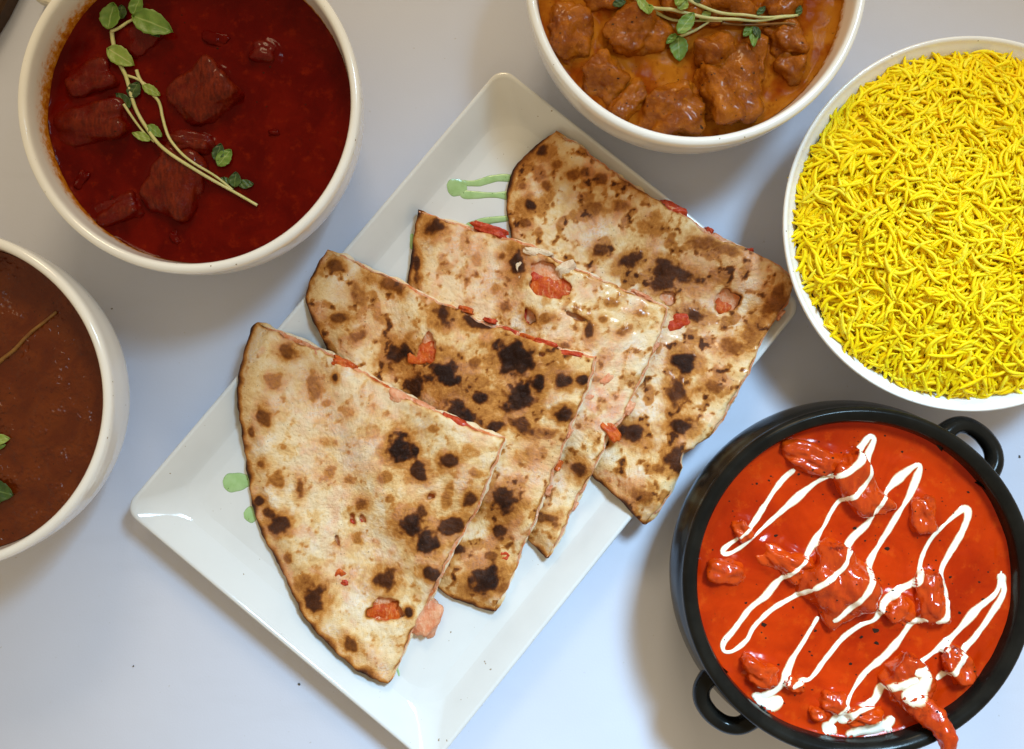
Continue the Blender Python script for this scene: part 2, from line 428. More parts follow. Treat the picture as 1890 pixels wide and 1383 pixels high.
def curry(name, label, c, r, z, mat, lumps=(), amp=.0003, seed=1, men=.0012):
    nr, na = 90, 220
    rr = np.linspace(0, 1, nr)**.8 * r
    A = np.linspace(0, 2 * np.pi, na, endpoint=False)
    RR, AA = np.meshgrid(rr, A, indexing='ij'); X = c.x + RR * np.cos(AA); Y = c.y + RR * np.sin(AA)
    Z = z + amp * fbm(X, Y, .02, 4, seed) * 1.5 + men * np.exp(-(r - RR) / .0016)
    for (px, py, w_, h_, ang) in lumps:
        q = P(px, py, z + .003); a = S(w_, z) / 2 + .001; b = S(h_, z) / 2 + .001
        dx = X - q.x; dy = Y - q.y; u = (dx * math.cos(ang) + dy * math.sin(ang)) / a; v = (-dx * math.sin(ang) + dy * math.cos(ang)) / b
        d = np.sqrt(u * u + v * v)
        Z = Z + .0011 * np.exp(-np.maximum(d - 1, 0) * (a + b) / 2 / .0016)
    v = np.stack([X.ravel(), Y.ravel(), Z.ravel()], 1)
    f = [(i * na + k, i * na + (k + 1) % na, (i + 1) * na + (k + 1) % na, (i + 1) * na + k) for i in range(nr - 1) for k in range(na)]
    f = [t[::-1] for t in f]
    f = [t[::-1] for t in f]
    o = obj(name, v, f, mat, origin=(c.x, c.y, z)); tag(o, label, 'curry'); solid(o)
    return o

def zoomed(x0, y0, k):
    return lambda x, y: (x0 + x * k, y0 + y * k)

# ---- red curry
Z1 = zoomed(0, 0, 700 / 1862); K1 = 700 / 1862; ZC = .050
red_l = [  # x, y, w, h, angle, up, box, label
    (995, 455, 300, 250, 40, .0100, .8, 'largest meat cube, in the middle of the red curry'),
    (430, 595, 400, 215, 8, .0060, .6, 'long meat chunk at the left wall of the red curry bowl'),
    (850, 885, 300, 250, 62, .0085, .8, 'fibrous meat cube under the lower half of the red curry sprig'),
    (935, 705, 240, 110, -12, .0075, .3, 'small shiny meat piece tucked above the fibrous cube in the red curry'),
    (440, 395, 220, 150, 25, .0052, .6, 'dark meat chunk just above the long one in the red curry'),
    (575, 1035, 230, 140, 20, .0045, .5, 'low dark meat chunk near the bottom left of the red curry'),
    (1290, 255, 110, 130, 80, .0036, .3, 'small shiny meat nub at the upper right of the red curry'),
    (690, 160, 190, 190, 40, .0030, .5, 'sunken meat piece below the top leaves in the red curry'),
]
curry('red_curry', 'deep dark red curry filling the upper left white bowl', c_red, .0725, ZC, M['red_curry'], [(*Z1(l[0], l[1]), l[2] * K1, l[3] * K1, R(l[4])) for l in red_l], .00045, 2)
for i, l in enumerate(red_l):
    lump('meat_chunk', l[7], 'meat', *Z1(l[0], l[1]), l[2] * K1, l[3] * K1, R(l[4]), ZC, l[5] * .8, M['meat'], l[6] * .75, .17, 11 + i, 'meat in the red curry', (R(random.uniform(-14, 14)), R(random.uniform(-14, 14))), .025)
for i, (x, y, s, up) in enumerate([(1345, 650, 60, .0010), (395, 880, 90, .0013), (860, 1165, 70, .0012), (1050, 190, 130, .0012)]):
    lump('curry_shred', ['tiny soft shred at the right of the red curry', 'soft shred at the lower left of the red curry', 'soft shred nearest the bottom rim of the red curry', 'flat soft shred near the top middle of the red curry'][i],
         'shred', *Z1(x, y), s * K1, s * K1 * .6, i, ZC, up, M['red_curry'], .2, .25, 40 + i, 'soft shreds in the red curry', low=.003)

# ---- amber curry
Z3 = zoomed(950, 0, 670 / 1890); K3 = 670 / 1890; ZA = .051
amb = [
    (290, 170, 260, 280, 10, .0065, .3, 'broad curried meat lump against the left wall of the amber curry'),
    (640, 150, 290, 230, 20, .0090, .35, 'coated meat lump left of the hanging green leaves in amber curry'),
    (470, 400, 210, 260, 35, .0075, .35, 'coated meat lump in the lower left of the amber curry'),
    (590, 520, 210, 160, 50, .0060, .3, 'dark fibrous meat piece at the lower left rim of the amber curry'),
    (840, 570, 270, 290, 75, .0100, .4, 'bright orange meat lump at the bottom middle of the amber curry'),
    (1110, 460, 300, 350, 10, .0130, .5, 'biggest meat chunk in the amber curry, at the bottom right'),
    (1050, 265, 180, 170, 30, .0120, .35, 'knobbly meat top just below the sprig in the amber curry'),
    (1262, 330, 110, 250, 2, .0080, .6, 'narrow upright meat strip right of the biggest amber chunk'),
    (1420, 190, 190, 230, 20, .0075, .3, 'meat lump under the right end of the amber curry sprig'),
    (1440, 340, 140, 150, 60, .0055, .4, 'dark flat meat piece at the lower right of the amber curry'),
    (1130, 20, 260, 170, 5, .0075, .3, 'meat lump behind the sprig stems at the top of the amber curry'),
    (1400, 30, 170, 160, 30, .0085, .3, 'meat lump above the sprig end at the top of the amber curry'),
    (480, -40, 250, 200, 0, .0040, .3, 'meat lump at the upper left of the amber curry cut by the photo edge'),
    (900, -60, 260, 220, 0, .0090, .3, 'meat lump behind the leaves at the top middle of the amber curry'),
]
curry('amber_curry', 'oily amber curry sauce in the white bowl at the top', c_amber, .0727, ZA, M['amber_curry'], [(*Z3(l[0], l[1]), l[2] * K3, l[3] * K3, R(l[4])) for l in amb], .0004, 5)
for i, l in enumerate(amb):
    lump('curried_meat', l[7], 'meat', *Z3(l[0], l[1]), l[2] * K3, l[3] * K3, R(l[4]), ZA, l[5], M['lump'], l[6] * .6, .26, 60 + i, 'meat in the amber curry', (R(random.uniform(-20, 20)), R(random.uniform(-20, 20))), .055)

# ---- brown curry
curry('brown_curry', 'smooth bubbly brown curry in the bowl at the left edge', c_brown, .0728, .053, M['brown_curry'], [], .0008, 8)

# ---- orange curry
Z5 = zoomed(1210, 730, 680 / 1440); K5 = 680 / 1440; ZO = .050
org = [  # x,y,w,h,ang,up,box,bend,taper,label
    (620, 255, 260, 120, -15, .0065, .3, 0, .1, 'charred red chicken strip at the top left of the orange curry'),
    (800, 360, 260, 150, -52, .0075, .4, .25, 0, 'folded red chicken piece right of the charred strip in the orange curry'),
    (500, 650, 220, 110, -28, .0050, .3, 0, .2, 'smooth chicken ridge left of the big centre piece'),
    (725, 735, 290, 250, -50, .0110, .35, 0, 0, 'largest chicken piece in the middle of the orange curry'),
    (1055, 470, 100, 160, 10, .0060, .4, 0, 0, 'upright glossy red piece at the upper right of the orange curry'),
    (1085, 795, 125, 190, 5, .0080, .4, 0, 0, 'glossy chicken piece at the right crossed by a cream line'),
    (955, 840, 150, 120, -25, .0045, .3, 0, 0, 'low chicken piece beside the right glossy one'),
    (285, 690, 140, 95, -10, .0055, .5, 0, 0, 'dark red piece at the left wall of the orange curry'),
    (343, 530, 68, 85, 30, .0048, .3, 0, 0, 'small red piece inside the upper left cream loop'),
    (410, 1085, 150, 90, -22, .0060, .5, 0, 0, 'dark red piece above the lower left cream blob'),
    (700, 1205, 100, 85, -5, .0058, .5, 0, 0, 'square red piece near the bottom of the orange curry'),
    (632, 1245, 65, 55, 0, .0045, .3, 0, 0, 'tiny red piece left of the square one at the bottom'),
    (1185, 1060, 110, 160, 35, .0080, .4, 0, 0, 'red chicken knob with a cream streak at the lower right of the pot'),
    (815, 1262, 150, 75, 10, .0050, .4, 0, 0, 'flat red piece above the cream pool at the bottom of the pot'),
    (545, 1135, 80, 60, -30, .0048, .3, 0, 0, 'small red piece under the cream hook at the lower left'),
    (1005, 1130, 170, 190, 50, .0110, .4, 0, 0, 'cream covered chicken piece at the bottom right of the pot'),
]
curry('orange_curry', 'bright orange red creamy curry in the black pot', c_pot, .0753, ZO, M['orange_curry'], [(*Z5(l[0], l[1]), l[2] * K5, l[3] * K5, R(l[4])) for l in org], .0006, 12)
for i, l in enumerate(org):
    lump('curried_chicken', l[9], 'chicken', *Z5(l[0], l[1]), l[2] * K5, l[3] * K5, R(l[4]), ZO, l[5], M['tikka'], l[6] * .7, .22, 90 + i, 'chicken in the orange curry', (R(random.uniform(-14, 14)), R(random.uniform(-14, 14))), .04, bend=l[7], taper=l[8])
# the strip hanging over the rim
def strip(path, radii, mat, name, label, cat, group=None, flat=.75):
    pts = catmull(path, 10); rad = np.interp(np.linspace(0, 1, len(pts)), np.linspace(0, 1, len(radii)), radii)
    vs = []; fs = []; ns = 20; m = len(pts); hg = []
    for i, p in enumerate(pts):
        t = pts[min(i + 1, m - 1)] - pts[max(i - 1, 0)]; t /= np.linalg.norm(t); u = np.cross(t, (0, 0, 1)); u /= np.linalg.norm(u); v = np.cross(u, t)
        r = rad[i] * (math.sin(min(1, (i + .3) / 6, (m - .7 - i) / 6) * math.pi / 2))
        for k in range(ns):
            a = 2 * math.pi * k / ns
            rr = r * (1 + .38 * mnoise.noise(Vector((p[0] * 150, p[1] * 150, a * .9))) + .2 * mnoise.noise(Vector((p[0] * 500, p[1] * 500, a * 2))))
            q = p + u * rr * math.cos(a) + v * rr * flat * math.sin(a); vs.append(tuple(q)); hg.append(.004 + q[2] - p[2])
    for i in range(m - 1):
        for k in range(ns): fs.append((i * ns + k, i * ns + (k + 1) % ns, (i + 1) * ns + (k + 1) % ns, (i + 1) * ns + k))
    fs += [tuple(range(ns)), tuple(range((m - 1) * ns, m * ns))]
    o = obj(name, vs, fs, mat, origin=tuple(pts[0]), attrs={'hgt': hg}); tag(o, label, cat, group); solid(o); return o
sp = [(*P(*Z5(975, 1130), .058).xy, .054), (*P(*Z5(1040, 1215), .060).xy, .058), (*P(*Z5(1100, 1275), .064).xy, .0635), (*P(*Z5(1140, 1335), .066).xy, .0655), (*P(*Z5(1150, 1400), .065).xy, .0640), (*P(*Z5(1150, 1440), .060).xy, .058)]
strip(sp, [.0062, .0066, .0056, .0042, .0032, .0020], M['tikka'], 'chicken_strip', 'long red chicken strip hanging over the lower right rim of the black pot', 'chicken', 'chicken in the orange curry')

# ---- cream
def ribbon(path, width, h=.0004, seed=0, ns=9, z0=None):
    p2 = resample(catmull(path, 8), .0009)
    m = len(p2); vs = []; fs = []; ed = []
    wv = np.array([width * 1.15 * (.98 + .9 * mnoise.noise(Vector((q[0] * 70, q[1] * 70, seed))) + .14 * mnoise.noise(Vector((q[0] * 260, q[1] * 260, seed)))) for q in p2])
    for i in range(m):
        t = p2[min(i + 2, m - 1)] - p2[max(i - 2, 0)]; t /= max(np.linalg.norm(t), 1e-9); nn = np.array([-t[1], t[0]])
        ne = max(3, wv[i] / 2 / .0009); e = min(1, (i + .4) / ne, (m - .6 - i) / ne); e = math.sqrt(max(0, 1 - (1 - e)**2))
        for k in range(ns):
            u = -1 + 2 * k / (ns - 1); q = p2[i] + nn * u * wv[i] / 2 * e
            z = drop(q[0], q[1], 0.0) if z0 is None else z0
            vs.append((q[0], q[1], z - .00012 + h * math.sqrt(max(0, 1 - u * u)) * (.6 + .4 * e) * (1 + .3 * mnoise.noise(Vector((q[0] * 200, q[1] * 200, seed + 5)))))); ed.append(abs(u))
    for i in range(m - 1):
        for k in range(ns - 1): fs.append((i * ns + k, (i + 1) * ns + k, (i + 1) * ns + k + 1, i * ns + k + 1)[::-1])
    return vs, fs, ed
def join(parts):
    V = []; F = []; E = []
    for v, f, e in parts:
        o = len(V); V += v; F += [tuple(i + o for i in q) for q in f]; E += e
    return V, F, E
def W5(pts, z=.052): return [P(*Z5(x, y), z).xy[:] for x, y in pts]
zig = [
 ([(545, 290), (485, 350), (425, 440), (385, 500), (325, 558), (268, 605), (275, 622), (305, 615), (345, 588), (400, 540), (480, 470), (560, 400), (650, 328), (730, 298), (780, 255), (800, 215), (838, 165), (858, 175), (835, 235), (828, 290), (812, 335), (770, 385), (722, 415), (690, 462), (668, 505), (630, 565), (592, 625), (550, 672), (490, 722), (432, 790), (370, 842), (312, 918), (270, 968), (270, 1003), (305, 1003), (360, 962), (390, 908), (462, 838), (545, 790), (600, 752)], .0030),
 ([(600, 752), (650, 715), (705, 675), (740, 615), (775, 560), (830, 505), (858, 450), (900, 385), (960, 322), (1022, 275), (1038, 292), (1000, 385), (950, 470), (892, 570), (848, 642), (802, 742), (740, 830), (685, 878)], .0031),
 ([(640, 868), (592, 950), (535, 1042), (502, 1120), (470, 1160), (415, 1180)], .0036),
 ([(405, 1165), (405, 1200), (450, 1212), (500, 1192)], .0080),
 ([(530, 1138), (572, 1115), (612, 1108), (680, 1022), (740, 952), (800, 905), (862, 878), (890, 812), (940, 770), (1022, 722), (1050, 632), (1082, 562), (1132, 510), (1208, 446), (1228, 470), (1202, 540), (1150, 632), (1120, 702), (1132, 782), (1118, 858), (1080, 882)], .0029),
 ([(1050, 878), (1005, 885), (962, 950), (902, 1020), (832, 1080), (780, 1152), (732, 1232), (690, 1282), (665, 1320)], .0036),
 ([(665, 1325), (700, 1290)], .0105),
 ([(715, 1275), (790, 1228), (860, 1195), (890, 1140), (945, 1115), (1000, 1090)], .0036),
 ([(990, 1055), (1040, 1042), (1112, 990), (1182, 930), (1262, 842), (1340, 775), (1355, 720), (1360, 690)], .0032),
 ([(1352, 700), (1368, 770), (1302, 882), (1242, 960), (1190, 1012), (1165, 1052), (1100, 1112)], .0034),
 ([(1360, 700), (1366, 760)], .0055),
 ([(985, 1060), (1030, 1075), (1010, 1130), (950, 1180)], .0085),
]
parts = [ribbon(W5(p), w_, seed=i) for i, (p, w_) in enumerate(zig)]
V, F, E = join(parts)
cream = obj('cream_drizzle', V, F, M['cream'], origin=tuple(V[0]), attrs={'edge': E}); tag(cream, 'zigzag white cream drizzle over the orange curry', 'cream')
V, F, E = join([ribbon(W5([(745, 1345), (800, 1330), (870, 1322), (925, 1300)]), .0130, .0009, 31), ribbon(W5([(862, 1318), (875, 1280), (872, 1262)]), .0040, .0008, 32), ribbon(W5([(895, 1312), (925, 1275), (935, 1262)]), .0036, .0008, 33)])
obj('cream_pool', V, F, M['cream'], cream, attrs={'edge': E})

# herb flecks in the orange curry
def flecks(name, label, c, r, n_, zmat, seed, smin, smax, spots=()):
    rnd = random.Random(seed); vs = []; fs = []
    pl = [(*P(*s[:2], .05).xy, s[2]) for s in spots]
    while len(pl) < n_:
        a = rnd.uniform(0, 6.283); q = r * math.sqrt(rnd.random()); pl.append((c.x + q * math.cos(a), c.y + q * math.sin(a), rnd.uniform(smin, smax) * rnd.random()**1.2 + smin * .5))
    for x, y, s in pl:
        z = drop(x, y, .03); b = len(vs); k = rnd.randint(5, 7); a0 = rnd.uniform(0, 6)
        for j in range(k):
            rr = s * rnd.uniform(.5, 1.2); vs.append((x + rr * math.cos(a0 + j * 6.283 / k), y + rr * .7 * math.sin(a0 + j * 6.283 / k), z + .0001))
        vs.append((x, y, z + .0004))
        for j in range(k): fs.append((b + j, b + (j + 1) % k, b + k))
    o = obj(name, vs, fs, zmat); tag(o, label, 'herbs', kind='stuff'); return o
sp5 = [(*Z5(x, y), s) for x, y, s in [(468, 548, .0016), (905, 600, .0016), (862, 918, .0022), (862, 968, .0015), (268, 955, .001), (425, 895, .0018), (396, 345, .001), (780, 520, .0012), (762, 1050, .0012), (1150, 710, .0014), (1188, 850, .0012), (625, 920, .001), (355, 812, .0008), (1300, 690, .0008), (806, 942, .0008)]]
flecks('herb_flecks', 'tiny dark herb flecks scattered in the orange curry', c_pot, .072, 230, M['herb'], 4, .00025, .0009, sp5)
flecks('herb_flecks', 'tiny dark spice flecks scattered in the dark red curry', c_red, .068, 60, M['herb'], 5, .00025, .0007)
flecks('herb_flecks', 'tiny green brown herb flecks scattered on the amber curry meat', c_amber, .068, 90, M['herb'], 6, .0003, .0009)

# ------------------------------------------------------------------ white platter
ZP = .018
quad = [P(228, 940, ZP), P(925, 122, ZP), P(1482, 562, ZP), P(797, 1418, ZP)]     # left, top, right, bottom
cen = sum(quad, Vector()) / 4
ulen = ((quad[1] - quad[0]).length + (quad[2] - quad[3]).length) / 2; vlen = ((quad[2] - quad[1]).length + (quad[3] - quad[0]).length) / 2
def quadpt(a, b):       # a,b in metres from centre along u (left->top) and v (left->bottom)
    s = a / ulen + .5; t = b / vlen + .5
    return quad[0] * (1 - s) * (1 - t) + quad[1] * s * (1 - t) + quad[2] * s * t + quad[3] * (1 - s) * t
def rrect(inset, rad, nc=10, ne=24):
    hu = ulen / 2 - inset; hv = vlen / 2 - inset; out = []
    for (su, sv, a0) in ((1, 1, 0), (-1, 1, 90), (-1, -1, 180), (1, -1, 270)):
        for k in range(nc + 1):
            a = R(a0 + 90 * k / nc); out.append((su * (hu - rad) + rad * math.cos(a), sv * (hv - rad) + rad * math.sin(a)))
    pts = []
    for i, p in enumerate(out):
        q = out[(i + 1) % len(out)]
        m = ne if i % (nc + 1) == nc else 1
        for k in range(m): pts.append((p[0] + (q[0] - p[0]) * k / m, p[1] + (q[1] - p[1]) * k / m))
    return pts
ring = [(.046, .0, .02), (.044, .0, .02), (.0425, .0022, .02), (.030, .0040, .018), (.014, .0085, .013), (.005, .0140, .010), (.0008, .0172, .0085), (0, .0180, .008), (.0006, .0189, .008), (.0018, .0190, .008), (.0030, .0182, .008),
        (.0056, .0162, .009), (.0086, .0137, .010), (.0116, .0110, .012), (.0142, .0088, .014), (.0168, .0072, .017), (.0204, .0061, .020), (.0255, .0057, .022), (.034, .0055, .022), (.060, .0054, .02), (.090, .0054, .01)]
rp = catmull(ring, 3)
vs = []; fs = []; N = None
for (ins, z, rad) in rp:
    pts = rrect(ins, max(rad, .004)); N = len(pts)
    for a, b in pts:
        q = quadpt(a, b); vs.append((q.x, q.y, z))
for i in range(len(rp) - 1):
    for k in range(N): fs.append((i * N + k, i * N + (k + 1) % N, (i + 1) * N + (k + 1) % N, (i + 1) * N + k)[::-1])
fs.append(tuple(range((len(rp) - 1) * N, len(rp) * N))); fs.append(tuple(range(N))[::-1])
plate = obj('platter', vs, fs, M['plate'], origin=(cen.x, cen.y, 0)); tag(plate, 'rectangular white platter with raised rim carrying four flatbread slices', 'plate')
solid(plate)
FLOOR = .0056

# ---- mint sauce
def blob(name, label, strokes, h=.0006):
    ps = []
    for i, (pts, wpx) in enumerate(strokes):
        ps.append(ribbon([P(x, y, .006).xy[:] for x, y in pts], S(wpx, .006), h, i + 50))
    V, F, E = join(ps)
    o = obj(name, V, F, M['mint'], origin=tuple(V[0]), attrs={'edge': E}); tag(o, label, 'sauce', 'green sauce on the platter'); return o
blob('green_sauce', 'pale green sauce loop at the top of the platter beside the darkest crust', [([(826, 349), (838, 347), (862, 346)], 34), ([(850, 338), (880, 338), (905, 331), (925, 328), (945, 329)], 14), ([(850, 359), (880, 360), (915, 360), (945, 361)], 11)])
blob('green_sauce', 'thin green sauce line below the sauce loop', [([(860, 416), (885, 410), (910, 406), (940, 402), (965, 392)], 9)], .0008)
blob('green_sauce', 'green sauce trace left of the second slice from the top', [([(760, 432), (762, 445), (759, 460)], 7)], .0005)
blob('green_sauce', 'fat green sauce drop left of the front slice', [([(412, 894), (430, 891), (470, 886)], 36)])
blob('green_sauce', 'small round green sauce drop under the front slice crust', [([(450, 952), (465, 950), (475, 949)], 26)])
blob('green_sauce', 'faint green streak below the front slice tip', [([(728, 1222), (733, 1235), (737, 1248)], 5)], .0004)

# ------------------------------------------------------------------ flatbread slices
GX0, GY0, GS, GN = -.16, -.18, .001, 340
hx = GX0 + np.arange(GN) * GS; hy = GY0 + np.arange(GN) * GS
HX, HY = np.meshgrid(hx, hy, indexing='xy')
HM = np.full((GN, GN), FLOOR)
for _j in range(GN):
    for _i in range(GN):
        _h = BVHS[-1].ray_cast(Vector((hx[_i], hy[_j], .2)), Vector((0, 0, -1)))
        HM[_j, _i] = max(FLOOR, _h[0].z) if _h[0] is not None else .0175
def segdist(px_, py_, poly, closed=True):
    """distance and nearest point to a polyline, numpy"""
    poly = np.asarray(poly); a = poly if closed else poly[:-1]; b = np.roll(poly, -1, 0) if closed else poly[1:]
    n_ = len(px_); D = np.empty(n_); NX = np.empty(n_); NY = np.empty(n_)
    ab = b - a; L2 = np.maximum((ab**2).sum(1), 1e-18)
    for s in range(0, n_, 6000):
        x = px_[s:s + 6000, None]; y = py_[s:s + 6000, None]
        t = np.clip(((x - a[:, 0]) * ab[:, 0] + (y - a[:, 1]) * ab[:, 1]) / L2, 0, 1)
        qx = a[:, 0] + t * ab[:, 0]; qy = a[:, 1] + t * ab[:, 1]; d2 = (x - qx)**2 + (y - qy)**2
        k = d2.argmin(1); r = np.arange(len(k)); D[s:s + 6000] = np.sqrt(d2[r, k]); NX[s:s + 6000] = qx[r, k]; NY[s:s + 6000] = qy[r, k]
    return D, NX, NY
def inside(px_, py_, poly):
    poly = np.asarray(poly); x1, y1 = poly[:, 0], poly[:, 1]; x2, y2 = np.roll(x1, -1), np.roll(y1, -1)
    r = np.zeros(len(px_), bool)
    for i in range(len(poly)):
        if y1[i] == y2[i]: continue
        c = ((y1[i] > py_) != (y2[i] > py_)) & (px_ < (x2[i] - x1[i]) * (py_ - y1[i]) / (y2[i] - y1[i]) + x1[i])
        r ^= c
    return r
def boxblur(a, r):
    for ax in (0, 1):
        p = np.pad(a, [(r + 1, r) if k == ax else (0, 0) for k in (0, 1)], mode='edge'); c = np.cumsum(p, ax)
        n_ = a.shape[ax]
        hi = np.take(c, np.arange(2 * r + 1, 2 * r + 1 + n_), ax); lo = np.take(c, np.arange(0, n_), ax)
        a = (hi - lo) / (2 * r + 1)
    return a
def bilin(H, x, y):
    u = np.clip((x - GX0) / GS, 0, GN - 1.001); v = np.clip((y - GY0) / GS, 0, GN - 1.001); i = u.astype(int); j = v.astype(int); fu = u - i; fv = v - j
    return H[j, i] * (1 - fu) * (1 - fv) + H[j, i + 1] * fu * (1 - fv) + H[j + 1, i] * (1 - fu) * fv + H[j + 1, i + 1] * fu * fv
def jitter_line(pts, amp, scale, seed):
    p = resample(pts, .0007); t = np.gradient(p, axis=0); t /= np.linalg.norm(t, axis=1)[:, None]; nn = np.stack([-t[:, 1], t[:, 0]], 1)
    s = np.arange(len(p)) * .0007; k = fbm(s, s * 0 + seed * .37, scale, 4, seed) * amp
    k *= np.minimum(1, np.minimum(np.arange(len(p)), np.arange(len(p))[::-1]) / 6)
    return p + nn * k[:, None]
def gridmesh(poly, holes, step, sheet_z, skirt, attr_fn, name, mat, parent):
    lo = poly.min(0) - step; hi = poly.max(0) + step
    gx = np.arange(lo[0], hi[0] + step, step); gy = np.arange(lo[1], hi[1] + step, step); nx, ny = len(gx), len(gy)
    X, Y = np.meshgrid(gx, gy, indexing='xy'); x = X.ravel(); y = Y.ravel()
    ins = inside(x, y, poly); D, NX, NY = segdist(x, y, poly[::2]); sd = np.where(ins, D, -D)
    for h in holes:
        hi_ = inside(x, y, h); Dh, HXn, HYn = segdist(x, y, h); sh = np.where(hi_, -Dh, Dh)
        k = sh < sd; sd = np.where(k, sh, sd); NX = np.where(k, HXn, NX); NY = np.where(k, HYn, NY)
    inn = sd > 0; I = np.arange(nx * ny).reshape(ny, nx)
    q = np.stack([I[:-1, :-1], I[:-1, 1:], I[1:, 1:], I[1:, :-1]], -1).reshape(-1, 4)
    q = q[inn[q].any(1)]
    out = ~inn; x = np.where(out, NX, x); y = np.where(out, NY, y); sd = np.maximum(sd, 0)
    used = np.unique(q); remap = -np.ones(nx * ny, int); remap[used] = np.arange(len(used)); q = remap[q]
    x = x[used]; y = y[used]; sd = sd[used]
    z = sheet_z(x, y, sd)
    # skirt
    e = np.concatenate([q[:, [0, 1]], q[:, [1, 2]], q[:, [2, 3]], q[:, [3, 0]]]); key = np.sort(e, 1); key = key[:, 0] * 10**7 + key[:, 1]
    u_, idx, cnt = np.unique(key, return_index=True, return_counts=True); be = e[idx[cnt == 1]]
    bv = np.unique(be); bm_ = -np.ones(len(x), int); nlev = 3; V = [np.stack([x, y, z], 1)]; faces = [q]
    src = [np.arange(len(x))]; prev = np.arange(len(x)); base = len(x)
    for lev in range(nlev):
        cur = -np.ones(len(x), int); cur[bv] = base + np.arange(len(bv)); base += len(bv)
        V.append(np.stack([x[bv], y[bv], z[bv] - skirt * (lev + 1) / nlev], 1)); src.append(bv)
        faces.append(np.stack([prev[be[:, 1]], prev[be[:, 0]], cur[be[:, 0]], cur[be[:, 1]]], 1)); prev = cur
    V = np.concatenate(V); F = np.concatenate(faces); src = np.concatenate(src)
    at = {k: a[src] for k, a in attr_fn(x, y, sd).items()}
    return obj(name, V, F, mat, parent, attrs=at)

